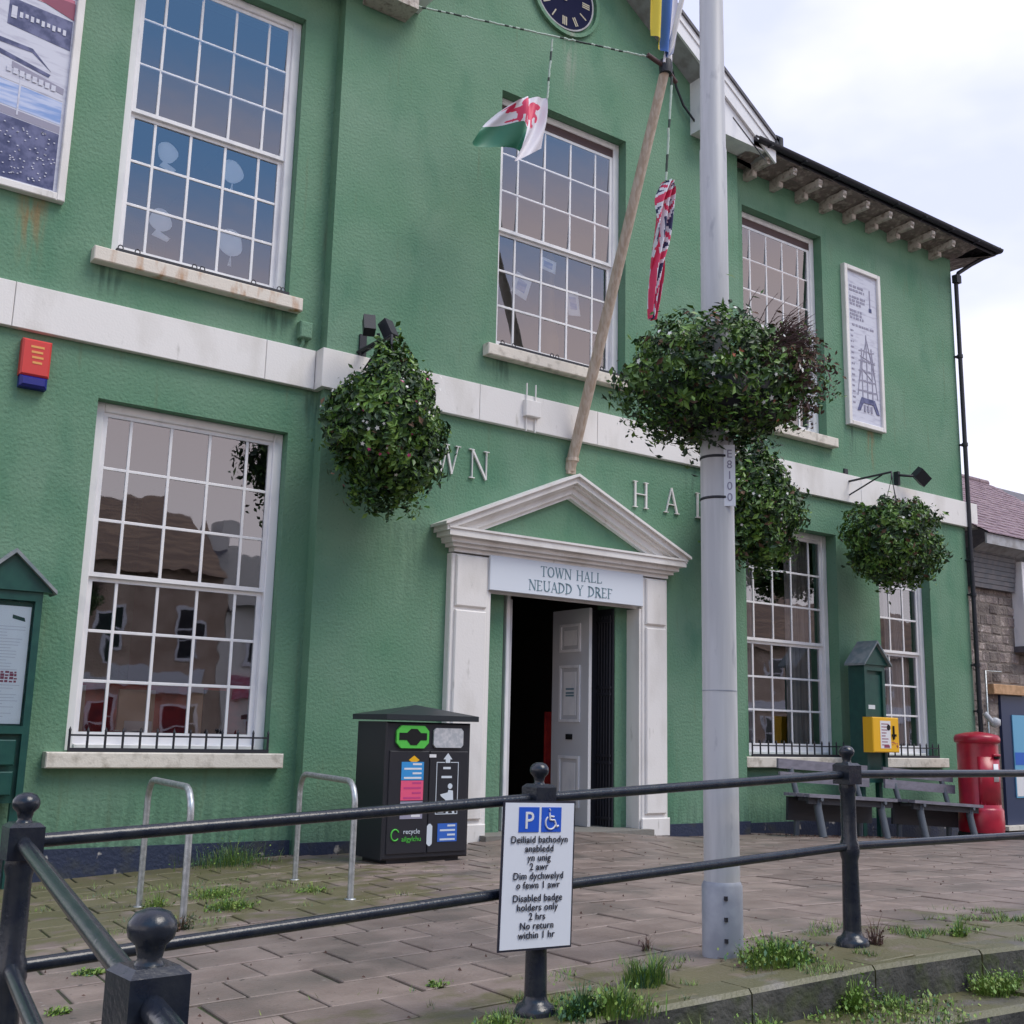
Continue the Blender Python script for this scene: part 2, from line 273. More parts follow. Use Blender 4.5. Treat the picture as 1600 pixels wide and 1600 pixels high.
def inst(name, me, parent, loc, rot=None):
    o = bpy.data.objects.new(name, me); COL.objects.link(o)
    if parent is not None: o.parent = parent
    o.location = loc
    if rot is not None: o.rotation_euler = rot
    return o
def text(name, body, size, m, parent, loc, T=None, align='CENTER', ext=0.0015, off=0.0, sp=1.0):
    cu = bpy.data.curves.new('t', 'FONT'); cu.body = body; cu.size = size; cu.align_x = align; cu.extrude = ext; cu.resolution_u = 3; cu.offset = off; cu.space_character = sp
    o = bpy.data.objects.new('t', cu); COL.objects.link(o)
    dg = bpy.context.evaluated_depsgraph_get(); me = bpy.data.meshes.new_from_object(o.evaluated_get(dg))
    bpy.data.objects.remove(o); bpy.data.curves.remove(cu)
    me.transform(Matrix.Translation(loc) @ (T if T is not None else Matrix()) @ Matrix.Rotation(PI / 2, 4, 'X'))
    me.materials.clear(); me.materials.append(M[m]); me.name = name
    q = bpy.data.objects.new(name, me); COL.objects.link(q)
    if parent is not None: q.parent = parent; q.matrix_parent_inverse = Matrix.Translation(parent.location).inverted()
    return q
# serif capitals from strokes: (x0, z0, x1, z1, width) in a unit-high box; arcs as ('o', cx, cz, rx, rz, a0, a1)
TH, TN = 0.13, 0.055
GLY = {
 'T': (0.8, [(.4, 0, .4, 1, TH), (.02, .97, .78, .97, TN), (.05, .85, .02, 1, TN), (.75, .85, .78, 1, TN)], [(.4, 0)]),
 'O': (0.95, [('o', .47, .5, .4, .47, 0, 360)], []),
 'W': (1.2, [(.08, 1, .37, 0, TH), (.37, 0, .6, .95, TN), (.56, 1, .85, 0, TH), (.85, 0, 1.12, 1, TN)], [(.08, 1), (.58, 1), (1.12, 1)]),
 'N': (0.95, [(.12, 0, .12, 1, TN), (.12, 1, .82, 0, TH), (.82, 0, .82, 1, TN)], [(.12, 0), (.08, 1), (.82, 1)]),
 'H': (0.95, [(.14, 0, .14, 1, TH), (.8, 0, .8, 1, TH), (.14, .52, .8, .52, TN)], [(.14, 0), (.14, 1), (.8, 0), (.8, 1)]),
 'A': (0.9, [(.1, 0, .44, 1, TN), (.44, 1, .8, 0, TH), (.22, .33, .67, .33, TN)], [(.1, 0), (.8, 0)]),
 'L': (0.75, [(.14, 0, .14, 1, TH), (.14, .03, .68, .03, TN), (.66, .0, .7, .2, TN)], [(.14, 0), (.14, 1)]),
 'E': (0.75, [(.14, 0, .14, 1, TH), (.14, .03, .66, .03, TN), (.14, .97, .62, .97, TN), (.14, .52, .5, .52, TN), (.66, 0, .68, .18, TN), (.62, 1, .63, .82, TN)], [(.1, 0), (.1, 1)]),
 'U': (0.95, [(.15, .3, .15, 1, TH), (.8, .3, .8, 1, TN), ('o', .475, .32, .325, .3, 180, 360)], [(.15, 1), (.8, 1)]),
 'D': (0.9, [(.14, 0, .14, 1, TH), ('o', .2, .5, .58, .47, -90, 90)], [(.1, 0), (.1, 1)]),
 'Y': (0.85, [(.08, 1, .42, .48, TH), (.76, 1, .42, .48, TN), (.42, 0, .42, .5, TH)], [(.42, 0), (.08, 1), (.76, 1)]),
 'R': (0.85, [(.14, 0, .14, 1, TH), ('o', .25, .75, .35, .22, -90, 90), (.14, .97, .3, .97, TN), (.14, .53, .3, .53, TN), (.35, .53, .8, 0, TH)], [(.12, 0), (.12, 1)]),
 'F': (0.72, [(.14, 0, .14, 1, TH), (.14, .97, .62, .97, TN), (.14, .52, .5, .52, TN), (.62, 1, .63, .82, TN)], [(.14, 0), (.1, 1)]),
}
def glyph(mb, ch, x, z, h, y0, y1, sx=1.0, wt=1.0):
    w, st, serifs = GLY[ch]; k = 0
    def seg(a, b, c, d, t):
        nonlocal k
        A = Vector((a, b)); B = Vector((c, d)); dd = (B - A); n = Vector((-dd.y, dd.x)).normalized() * t * wt / 2
        pts = [A - n, B - n, B + n, A + n]; k += 1
        mb.prism([(x + p.x * h * sx, z + p.y * h) for p in pts], y0 - k * 0.0004, y1)
    for s in st:
        if s[0] == 'o':
            _, cx, cz, rx, rz, a0, a1 = s; n = 14
            A = [math.radians(a0 + (a1 - a0) * i / n) for i in range(n + 1)]
            for i in range(n):
                t = TN + (TH - TN) * abs(math.cos((A[i] + A[i + 1]) / 2))
                seg(cx + rx * math.cos(A[i]), cz + rz * math.sin(A[i]), cx + rx * math.cos(A[i + 1]), cz + rz * math.sin(A[i + 1]), t)
        else: seg(*s)
    for (cx, cz) in serifs: seg(cx - .13, cz if cz == 0 else 1, cx + .13, cz if cz == 0 else 1, 0.045)
    return w * h * sx
# ---------------------------------------------------------------- ground shape
def ss(a, b, x): t = min(1, max(0, (x - a) / (b - a))); return t * t * (3 - 2 * t)
def g(x, y):
    near = 0.11 - 0.045 * max(0, 5.9 - max(x, 0.5))
    far = -0.17 - 0.055 * max(0, 6 - max(x, 0)) - 0.05 * max(0, min(x, 26) - 14)
    t = min(1, max(0, (y + 8.1) / 8.1)); z = near * (1 - t) + far * t
    return z + 0.16 * math.exp(-((x - 9.9) / 1.7) ** 2) * ss(-2.5, -0.2, y)
def sheet(name, xs, ys, fz, m, parent=None):
    b = MB(); P = [(x, y, fz(x, y)) for x in xs for y in ys]; n = len(ys)
    b.poly(P, [(i * n + j, (i + 1) * n + j, (i + 1) * n + j + 1, i * n + j + 1) for i in range(len(xs) - 1) for j in range(n - 1)], m, True)
    return b.build(name, None, parent)
fr = lambda a, b, s: [a + (b - a) * i / s for i in range(s + 1)]
# one sheet to the horizon
ground = struct(sheet('ground', [-600, -60, -8] + fr(-4, 30, 17) + [60, 600], [-600, -90, -40, -20, -13, -9, -4, 0.3, 5, 60, 600], lambda x, y: -0.62 + (0.0 if x < 20 else -0.3), M['road']))
road = struct(sheet('road', [-30] + fr(-4, 30, 34) + [60], [-20, -16, -12, -10, -8.9], lambda x, y: g(max(min(x, 25), .5), -8.1) - 0.36 + 0.01 * (y + 9), M['road']))
ky = lambda x: -8.33 - 0.085 * (x - 3.5)
pavement = struct(sheet('pavement', fr(-4, 30, 68), fr(-10, 0.9, 24), lambda x, y: (g(x, y) if y > ky(x) + .1 else -.6) - 0.014, M['bed']))
side = struct(MB().box(-4, 0.95, -14, -8.42, -0.6, -0.2).build('side_pavement', 'concrete'))
# slabs
SL, SW, GAP = 0.54, 0.50, 0.019
def slab_mesh():
    b = MB(); x, y, c = SL / 2 - GAP / 2, SW / 2 - GAP / 2, 0.005
    P = [(-x, -y, -.04), (x, -y, -.04), (x, y, -.04), (-x, y, -.04), (-x, -y, -c), (x, -y, -c), (x, y, -c), (-x, y, -c), (-x + c, -y + c, 0), (x - c, -y + c, 0), (x - c, y - c, 0), (-x + c, y - c, 0)]
    b.poly(P, [(0, 1, 5, 4), (1, 2, 6, 5), (2, 3, 7, 6), (3, 0, 4, 7), (4, 5, 9, 8), (5, 6, 10, 9), (6, 7, 11, 10), (7, 4, 8, 11), (8, 9, 10, 11)])
    return b
sm = slab_mesh(); tmp = sm.build('slab', 'paver'); slab_me = tmp.data; bpy.data.objects.remove(tmp)
ang = math.radians(-5); ca, sa = math.cos(ang), math.sin(ang); slabs = []
for r in range(-9, 26):
    for c in range(-6, 52):
        lx = c * SL + (r % 2) * SL / 2 + 0.08; ly = -8.2 + r * SW
        x = lx * ca - (ly + 8) * sa; y = lx * sa + (ly + 8) * ca - 8
        if not (-1 < x < 24 and ky(x) + .14 < y < 0.35): continue
        if x > 21 and y > -0.1: continue
        d = math.hypot(x, y + 12.7); slabs.append((d if x > 0.8 else 99, x, y))
slabs.sort(); rest = MB()
for i, (d, x, y) in enumerate(slabs):
    e = 0.05; dx = (g(x + e, y) - g(x - e, y)) / (2 * e); dy = (g(x, y + e) - g(x, y - e)) / (2 * e)
    nrm = Vector((-dx, -dy, 1)).normalized(); q = Vector((0, 0, 1)).rotation_difference(nrm).to_matrix() @ Matrix.Rotation(ang + random.uniform(-.004, .004), 3, 'Z')
    q = q @ Matrix.Rotation(random.uniform(-.009, .009), 3, 'X') @ Matrix.Rotation(random.uniform(-.009, .009), 3, 'Y'); z = g(x, y) + random.uniform(-.004, .003)
    if i < 300: inst('paving_slab', slab_me, pavement, (x, y, z), q.to_euler())
    else:
        T = Matrix.Translation((x, y, z)) @ q.to_4x4(); rest.poly([tuple(T @ Vector(p)) for p in sm.v], sm.f)
stuff(rest.build('distant_paving_slabs', 'paver', pavement))
# kerbs: a tall stone course, then a lower ledge
kerb = struct(MB().box(1.0, 24, -8.3, -8.2, -.6, -.2).build('kerb', 'kerb_face'))
kx = 0.98
while kx < 20:
    w = 0.92; z0, z1 = g(kx, -8.1), g(kx + w, -8.1); b = MB(); G = 0.006; j = random.uniform(-.008, .008); c = .02
    P = []
    for x, z in ((kx + G, z0), (kx + w - G, z1)):
        y_ = ky(x); P += [(x, y_ + .23, z - .1), (x, y_ + .23, z + .004), (x, y_ + c + j, z + .004), (x, y_ + j, z - c), (x, y_ + j, z - .42)]
    b.poly(P, [(0, 1, 6, 5), (1, 2, 7, 6), (2, 3, 8, 7), (4, 3, 2, 1, 0), (5, 6, 7, 8, 9)], 'kerb'); b.poly(P, [(3, 4, 9, 8)], 'kerb_face')
    b.build('kerb_stone', None, kerb)
    b = MB(); zz = [z0 - .2 + random.uniform(-.012, .012), z1 - .2 + random.uniform(-.012, .012)]; P = []
    for x, z in ((kx + G, zz[0]), (kx + w - G, zz[1])):
        y_ = ky(x) - .36; P += [(x, y_ + .38, z), (x, y_ + j, z), (x, y_ - .03 + j, z - .03), (x, y_ - .03 + j, z - .3)]
    b.poly(P, [(0, 1, 5, 4), (1, 2, 6, 5), (3, 2, 1, 0), (4, 5, 6, 7)], 'kerb'); b.poly(P, [(2, 3, 7, 6)], 'kerb_face')
    b.build('ledge_stone', None, kerb); kx += w

# ---------------------------------------------------------------- town hall
hall = thing('town_hall', 'green rendered town hall with white pedimented doorway and tall sash windows', 'building')
YW, YB = 0.2, 0.0                 # wing wall plane, central bay plane
BX0, BX1, HX0, HX1 = 6.05, 13.78, -1.0, 20.5
SZ0, SZ1 = 5.61, 6.13             # string course
def wall(name, x0, x1, z0, z1, y, ops, depth=0.6):
    """front sheet with openings (x0,x1,z0,z1), deep reveals and a thickness"""
    b = MB(); xs = sorted({x0, x1} | {v for o in ops for v in o[:2]}); zs = sorted({z0, z1} | {v for o in ops for v in o[2:4]})
    for i in range(len(xs) - 1):
        for k in range(len(zs) - 1):
            cx, cz = (xs[i] + xs[i + 1]) / 2, (zs[k] + zs[k + 1]) / 2
            if any(o[0] < cx < o[1] and o[2] < cz < o[3] for o in ops): continue
            for yy, fl in ((y, 1), (y + depth, 0)):
                q = [(xs[i], yy, zs[k]), (xs[i + 1], yy, zs[k]), (xs[i + 1], yy, zs[k + 1]), (xs[i], yy, zs[k + 1])]
                b.poly(q if fl else q[::-1], [(0, 1, 2, 3)])
    Y = y + depth
    for a, c, d, e in [o[:4] for o in ops]:
        b.quad((a, y, d), (a, Y, d), (a, Y, e), (a, y, e)); b.quad((c, Y, d), (c, y, d), (c, y, e), (c, Y, e))
        b.quad((a, y, e), (a, Y, e), (c, Y, e), (c, y, e)); b.quad((a, Y, d), (a, y, d), (c, y, d), (c, Y, d))
    b.quad((x0, Y, z0), (x0, y, z0), (x0, y, z1), (x0, Y, z1)); b.quad((x1, y, z0), (x1, Y, z0), (x1, Y, z1), (x1, y, z1))
    return b.build(name, 'green', hall)
W1 = (3.30, 5.57, 6.77, 10.80); W2 = (3.32, 5.68, 1.02, 5.0); W0 = (-.3, 1.6, 1.02, 5.0)
W3 = (8.70, 11.17, 6.76, 10.84); W4 = (14.1, 16.27, 6.75, 10.72); W5 = (14.05, 16.42, 1.03, 4.97); W6 = (17.62, 19.21, 1.03, 4.97)
wall('wall', HX0, BX0 + .02, -0.6, 11.45, YW, [W1, W2])
wall('wall', BX1 - .02, HX1, -0.8, 11.45, YW, [W4, W5, W6])
DX0, DX1, DZ = 9.08, 11.15, 3.3
wall('wall', BX0, BX1, -0.45, 11.45, YB, [W3, (8.62, 11.43, -0.45, 3.6)])
b = MB()                          # gable top, and the recessed green strips each side of the door
cz, RAKE = 14.66, 0.67
b.prism([(BX0, 11.45), (BX1, 11.45), (BX1, cz - .35 - RAKE * (BX1 - 9.915)), (9.915, cz - .35), (BX0, cz - .35 - RAKE * (9.915 - BX0))], YB, YB + .6)
b.build('gable', 'green', hall)
b = MB(); b.box(8.62, DX0, .18, .6, -.1, 3.3); b.box(DX1, 11.43, .18, .6, -.1, 3.3); b.box(8.62, 11.43, .185, .6, 3.3, 3.6); b.build('door_reveal', 'green', hall)
b = MB()
b.box(HX1 - .3, HX1, .8, 8, -.8, 11.45); b.box(HX0, HX0 + .3, .8, 8, -.8, 11.45); b.box(HX0, HX1, 8, 8.3, -.8, 11.45); b.build('side_and_back_walls', 'green', hall)
b = MB()                          # rooms behind the panes
b.box(HX0 + .3, HX1 - .3, .8, 8, 5.5, 5.75); b.box(HX0 + .3, HX1 - .3, .8, 8, 11.3, 11.4)
for x in (6.3, 13.3): b.box(x, x + .2, .8, 8, -.5, 5.5); b.box(x, x + .2, .8, 8, 5.75, 11.3)
b.build('floors_and_partitions', 'interior', hall)
b = MB(); b.box(HX0 + .3, HX1 - .3, .8, 8, -.6, -.15); b.box(7.9, 12.3, 4.5, 4.7, -.1, 5.4); b.build('hall_floor', 'interior_dark', hall)
# plinth
b = MB(); b.box(HX0, BX0 - .035, YW - .03, YW, -.6, 0.0); b.build('plinth', 'plinth', hall)
for q in ((BX0 - .035, 8.0, YB - .035, YB, -.5, -.02), (11.93, BX1 + .03, YB - .035, YB, -.5, .03), (BX1 + .03, HX1 + .01, YW - .035, YW, -.8, -.02)): MB().box(*q).build('plinth', 'plinth', hall)
# string course in lengths
for x0, x1 in ((HX0, 2.3), (2.306, 5.28), (5.286, 5.96)): MB().cbox(x0, x1, YW - .08, YW, SZ0, SZ1, .006).build('string_course', 'white_ren', hall)
for x0, x1 in ((5.97, 8.4), (8.406, 10.55), (10.556, 13.84)): MB().cbox(x0, x1, YB - .08, YB + .2, SZ0, SZ1, .006).build('string_course', 'white_ren', hall)
for x0, x1 in ((13.84, 17.1), (17.106, 20.86)): MB().cbox(x0, x1, YW - .08, YW, SZ0, SZ1, .006).build('string_course', 'white_ren', hall)
MB().box(20.5, 20.86, YW, .9, SZ0, SZ1).build('string_course', 'white_ren', hall)
# windows
pane_cache = {}
# upstairs top-sash panes are tipped outwards to repeat the sky bands in their reflections
def window(o, yf, fracs, blind=0.0, guard='spikes', sill='sill', rows=3):
    x0, x1, z0, z1 = o
    win = MB()
    FW = .12; zt = z1
    win.cbox(x0, x0 + FW, yf, yf + .16, z0, z1, .01); win.cbox(x1 - FW, x1, yf, yf + .16, z0, z1, .01); win.cbox(x0 + FW, x1 - FW, yf + .001, yf + .16, z1 - .11, z1, .01)
    win.cbox(x0 + FW, x1 - FW, yf - .02, yf + .16, z0, z0 + .08, .01)
    wo = win.build('window', 'white_trim', hall)
    a, c = x0 + FW, x1 - FW; top = z1 - .11
    if blind: MB().box(a, c, yf + .02, yf + .1, top - blind, top).build('blind_box', 'blind', wo); top -= blind
    mid = z0 + .08 + (top - z0 - .08) * .5
    for k, (s0, s1, ys, br) in enumerate(((mid - .03, top, yf + .03, .05), (z0 + .08, mid - .03, yf + .075, .13))):
        st = .055 if k == 0 else .065
        f = MB(); f.box(a, a + st, ys, ys + .045, s0, s1); f.box(c - st, c, ys, ys + .045, s0, s1); f.box(a + st, c - st, ys, ys + .0452, s1 - .05, s1); f.box(a + st, c - st, ys, ys + .0452, s0, s0 + br)
        so = f.build('sash', 'white_trim', wo)
        ga, gc, g0, g1 = a + st, c - st, s0 + br, s1 - .05; tot = sum(fracs); xs = [ga]
        for q in fracs: xs.append(xs[-1] + (gc - ga) * q / tot)
        zs = fr(g0, g1, rows); B_ = .0175
        for x in xs[1:-1]: MB().cbox(x - B_, x + B_, ys + .006, ys + .036, g0, g1, .004).build('glazing_bar', 'white_trim', wo)
        for z in zs[1:-1]: MB().cbox(ga, gc, ys + .008, ys + .034, z - B_, z + B_, .004).build('glazing_bar', 'white_trim', wo)
        for i in range(len(xs) - 1):
            for j in range(rows):
                p = MB(); w, h = (xs[i + 1] - xs[i]) / 2, (zs[j + 1] - zs[j]) / 2; tx, tz = random.gauss(0, .003), random.gauss(0, .003) - (.05 if k == 0 and z0 > 6 else 0)
                yv = ys + .02
                p.poly([(xs[i], yv - w * tx - h * tz, zs[j]), (xs[i + 1], yv + w * tx - h * tz, zs[j]), (xs[i + 1], yv + w * tx + h * tz, zs[j + 1]), (xs[i], yv - w * tx + h * tz, zs[j + 1])], [(0, 1, 2, 3)])
                p.build('pane', 'pane', wo)
    yw = YB if x0 > BX0 and x1 < BX1 else YW
    sz = z0 - .005
    MB().cbox(x0 - .22, x1 + .14, yw - .15, yw + .3, sz - .17, sz, .012).build('window_sill', sill, hall)
    if guard == 'spikes':
        gd = MB().box(x0 + .02, x1 - .02, yw - .06, yw - .03, sz + .002, sz + .045)
        gd.box(x0 + .02, x1 - .02, yw - .054, yw - .036, sz + .17, sz + .19)
        go = gd.build('window_guard', 'iron', hall)
        n = 13 if x1 - x0 > 2 else 9
        for i in range(n):
            x = x0 + .03 + (x1 - x0 - .06) * i / (n - 1); s_ = MB().tube([(x, yw - .045, sz + .04), (x, yw - .045, sz + .23)], .014, 6)
            s_.tube([(x, yw - .045, sz + .23), (x, yw - .045, sz + .27)], [.018, .003], 6); s_.build('spike', 'iron', go)
    elif guard == 'bar':
        b = MB(); b.box(x0 + .05, x1 - .02, yw - .06, yw + .0, sz + .002, sz + .07)
        for x in (x0 + .1, x0 + .3, x0 + 1.0, x0 + 1.1, x1 - .5, x1 - .15, x1 - .1):
            b.tube([(x + .03 * math.cos(t), yw - .03, sz + .09 + .035 * math.sin(t)) for t in fr(0, 2 * PI, 10)], .007, 5)
        b.build('pigeon_guard', 'iron', hall)
    return wo
NW = (.58, 1, 1, 1, .58)
w1 = window(W1, .34, NW, 0, 'bar', 'sill_rust'); w2 = window(W2, .34, NW); w3 = window(W3, .17, NW, .13, 'bar'); w4 = window(W4, .38, NW, .13, None)
w5 = window(W5, .42, NW); w6 = window(W6, .38, (1, 1, 1))
# paper cut-outs stuck inside the glass, and what stands in the rooms
def blob(cx, y, cz, r, kind, name, parent):
    n = 20; pts = [(cx + r * (1 + .1 * math.sin(3 * t + kind)) * math.cos(t), cz + r * 1.08 * math.sin(t)) for t in fr(0, 2 * PI * (n - 1) / n, n - 1)]
    b = MB().prism(pts, y, y + .004)
    if kind % 2: b.prism([(cx - .3 * r, cz - r * .95), (cx + 1.0 * r, cz - 1.5 * r), (cx + .7 * r, cz - 1.9 * r), (cx - .7 * r, cz - 1.6 * r)], y + .0004, y + .004)
    else: b.prism([(cx + .1 * r, cz - r * .9), (cx + .2 * r, cz - 1.9 * r), (cx - .1 * r, cz - 1.9 * r)], y + .0004, y + .004)
    tag(b.build(name, 'paper'), parent, 'paper cut-out')
blob(3.93, .446, 8.38, .13, 1, 'paper_cutout', 'white paper head cut-out in the upper left window, upper left one')
blob(4.78, .446, 8.4, .15, 2, 'paper_cutout', 'white paper cut-out in the upper left window, upper right one')
blob(3.92, .446, 7.47, .14, 3, 'paper_cutout', 'white paper cut-out in the upper left window, lower left one')
blob(4.83, .446, 7.43, .17, 4, 'paper_cutout', 'large round paper cut-out in the upper left window, lower right one')
def card(x, y, z, w, h, a, lab, m='paper'):
    T = Matrix.Translation((x, y, z)) @ Matrix.Rotation(a, 4, 'Y'); b = MB().box(-w / 2, w / 2, 0, .004, -h / 2, h / 2, m, T)
    b.box(-w * .28, w * .28, -.001, 0, -h * .25, h * .25, 'print_sky', T); tag(b.build('notice_card'), lab, 'card')
card(9.33, .275, 7.95, .3, .36, .3, 'pale tilted card taped inside the central upper window, left one'); card(10.33, .275, 7.92, .24, .4, -.15, 'pale card taped inside the central upper window, right of the bronze figure')
card(9.83, .275, 8.42, .3, .2, .1, 'small pale card high in the central upper window')
b = MB(); b.lathe([(.17, 0), (.16, .35), (.1, .6), (.09, 1.0), (.07, 1.3), (.1, 1.45), (.1, 1.62), (.03, 1.75)], 10.12, .62, 7.05, 12); b.box(9.85, 10.4, .4, .85, 6.6, 7.06)
tag(b.build('bronze_figure', 'bronze'), 'tall bronze figure standing inside the central upper window', 'statue')
b = MB(); b.box(3.45, 5.6, .72, .8, .6, 1.8, 'red_cloth')
b.box(3.5, 3.62, .69, .72, 1.2, 1.75, 'card'); b.box(4.0, 4.42, .68, .72, 1.25, 1.72, 'card'); b.box(4.85, 5.0, .67, .72, 1.2, 1.78, 'card'); b.box(5.02, 5.3, .68, .72, 1.2, 1.75, 'hole'); b.box(4.08, 4.4, .66, .68, 1.2, 1.36, 'white_print')
tag(b.build('display_screen'), 'red cloth display screen with cards behind the lower left window', 'display screen')
for x0, x1 in ((17.75, 18.25), (18.45, 19.05), (14.2, 14.75), (15.6, 16.25)):
    b = MB(); n = 24; P = []
    for i in range(n + 1): x = x0 + (x1 - x0) * i / n; P += [(x, .72 + .03 * math.sin(i * 1.5), 1.0), (x, .72 + .03 * math.sin(i * 1.5), 4.9)]
    b.poly(P, [(2 * i, 2 * i + 2, 2 * i + 3, 2 * i + 1) for i in range(n)], 'curtain', True)
    tag(b.build('curtain'), 'grey curtain hanging inside the %s, %s side' % (('furthest lower right window', 'left' if x0 < 18 else 'right') if x0 > 17 else ('lower window just right of the lamp post', 'left' if x0 < 15 else 'right')), 'curtain')
# door surround
def pil(x0, x1):
    b = MB(); b.cbox(x0, x1, -.12, .0, -.12, 3.68, .012); b.build('pilaster', 'white_ren', hall)
    b = MB(); b.cbox(x0 - .02, x1 + .02, -.15, -.118, -.12, .14, .012); b.cbox(x0 + .06, x1 - .06, -.16, -.118, .2, 2.92, .015); b.cbox(x0 + .06, x1 - .06, -.16, -.118, 2.97, 3.66, .015)
    b.build('pilaster_panel', 'white_ren', hall)
pil(8.0, 8.62); pil(11.42, 11.94)
for x in (8.62, 11.38): MB().box(x, x + .04, -.1, .18, -.1, 3.2).build('door_lining', 'white_ren', hall)
MB().box(8.55, 11.5, -.3, .6, -.3, -.005).build('doorstep', 'concrete', hall)
MB().box(8.62, 11.42, -.02, .0, 3.2, 3.72).build('frieze', 'white_ren', hall)
# cornice and pediment, layered mouldings
def mould(x0, x1, z0, layers, dy=0):
    b = MB(); z = z0
    for h, d in layers: b.box(x0 - d, x1 + d, -.1 - d, 0, z, z + h); z += h
    return b
mould(8.06, 11.9, 3.70, ((.06, .04), (.05, .10), (.07, .16), (.09, .24), (.03, .26))).build('cornice', 'white_ren', hall)
PA = (9.96, 5.02); zc = 4.0; L0, R0 = 7.76, 12.16
def rake(side, off0, off1, d):
    xe = L0 if side < 0 else R0; b = MB(); sl = (PA[1] - 4.06) / abs(PA[0] - xe)
    xo = xe + side * (d - .26)
    def zt(x, o): return PA[1] - sl * abs(PA[0] - x) - o
    xl = xo
    pts = [(PA[0], zt(PA[0], off0)), (PA[0], zt(PA[0], off1)), (xl, zt(xl, off1)), (xl, zt(xl, off0))]
    b.prism(pts if side < 0 else pts[::-1], -.1 - d, 0); return b
for side in (-1, 1):
    b = MB()
    for o0, o1, d in ((0, .04, .30), (.04, .13, .25), (.13, .17, .19), (.17, .27, .13), (.27, .33, .08)):
        q = rake(side, o0, o1, d); b.poly(q.v, q.f)
    b.build('raking_cornice', 'white_ren', hall)
MB().prism([(8.4, 4.0), (11.52, 4.0), (9.96, 4.72)], -.1, 0).build('tympanum', 'green', hall)
# sign above the door
sb = MB().cbox(8.6, 11.41, -.16, -.12, 3.23, 3.71, .006).build('sign_board', 'board_white', hall)
def serif_line(s, cx, z, h, y, sx, m, gap=.14, space=.45):
    tot = sum((GLY[c][0] * h * sx if c != ' ' else space * h) + gap * h for c in s) - gap * h; x = cx - tot / 2; b = MB()
    for c in s:
        if c == ' ': x += space * h + gap * h; continue
        x += glyph(b, c, x, z, h, y, y + .006, sx, 1.0) + gap * h
    return b.build('lettering', m, sb)
serif_line('TOWN HALL', 10.03, 3.5, .145, -.164, .9, 'sign_text', .1); serif_line('NEUADD Y DREF', 10.03, 3.29, .145, -.164, .9, 'sign_text', .1)
# doors
def door_leaf(x, y0, y1, side):
    b = MB().box(x, x + .055, y0, y1, -.0, 3.2); lo = b.build('door', 'door_grey', hall)
    w = y1 - y0
    for z0, z1 in ((.25, 1.0), (1.5, 2.35), (2.55, 2.98)):
        f = MB(); fx = x - .012; a, c = y0 + .22 * w, y1 - .22 * w
        for q in ((a, a + .04, z0, z1), (c - .04, c, z0, z1), (a + .04, c - .04, z0, z0 + .04), (a + .04, c - .04, z1 - .04, z1)): f.box(fx - .01, x, q[0], q[1], q[2], q[3])
        f.box(x - .008, x, a + .1, c - .1, z0 + .1, z1 - .1); f.build('door_panel', 'white_trim', lo)
    f = MB().box(x - .02, x, y0 + .42 * w, y0 + .58 * w, 1.24, 1.32); f.box(x - .025, x - .02, y0 + .45 * w, y0 + .55 * w, 1.262, 1.30); f.build('letter_box', 'hole', lo)
    f = MB()
    for z in (1.98, 1.92, 1.88): f.box(x - .012, x - .0095, y0 + .38 * w, y0 + .6 * w, z, z + .025)
    f.build('small_notice', 'sign_text', lo); return lo
door_leaf(10.79, .36, 1.25, 1)
b = MB().box(9.3, 9.36, .36, 1.25, 0, 3.2); b.build('door', 'door_grey', hall)
b = MB(); b.cbox(9.2, 9.265, .27, .34, 0, 3.25, .01); b.build('door_frame', 'white_trim', hall)
b = MB()
for y in fr(.24, .56, 5): b.tube([(11.1, y, 0), (11.1, y, 3.1)], .012, 6)
for z in (.1, .9, 1.0, 1.9, 2.0, 3.0): b.box(11.085, 11.115, .22, .58, z, z + .035)
b.box(11.12, 11.15, .2, .6, 0, 3.2); b.box(10.9, 11.12, .55, .58, 0, 3.2); b.build('folded_iron_gate', 'iron', hall)
tag(MB().box(11.03, 11.2, 1.7, 1.75, 0, 1.66).build('roller_banner', 'red_cloth'), 'narrow red banner standing in the dark hallway beside the open door', 'banner')
# wall letters
def wall_letter(c, x, h=.40):
    b = MB(); glyph(b, c, x, 4.78, h, -.035, -.004, .85, .62); b.build('letter', 'white_ren', hall)
for c, x in (('T', 6.35), ('O', 7.0), ('W', 7.72), ('N', 8.3), ('H', 11.32), ('A', 11.98), ('L', 12.66), ('L', 13.2)): wall_letter(c, x)
# electrical box with conduits
b = MB(); b.cbox(9.15, 9.42, -.16, -.08, 5.80, 6.04, .01)
for x in (9.2, 9.36): b.tube([(x, -.1, 5.58), (x, -.1, 6.3)], .012, 6)
b.build('junction_box', 'white_ren', hall)
b = MB().cbox(5.71, 5.88, .08, .2, 6.26, 6.48, .015); b.tube([(5.78, .14, 6.26), (5.78, .14, 6.2), (5.76, .17, 6.14)], .025, 6)
b.build('sensor_box', 'green', hall)
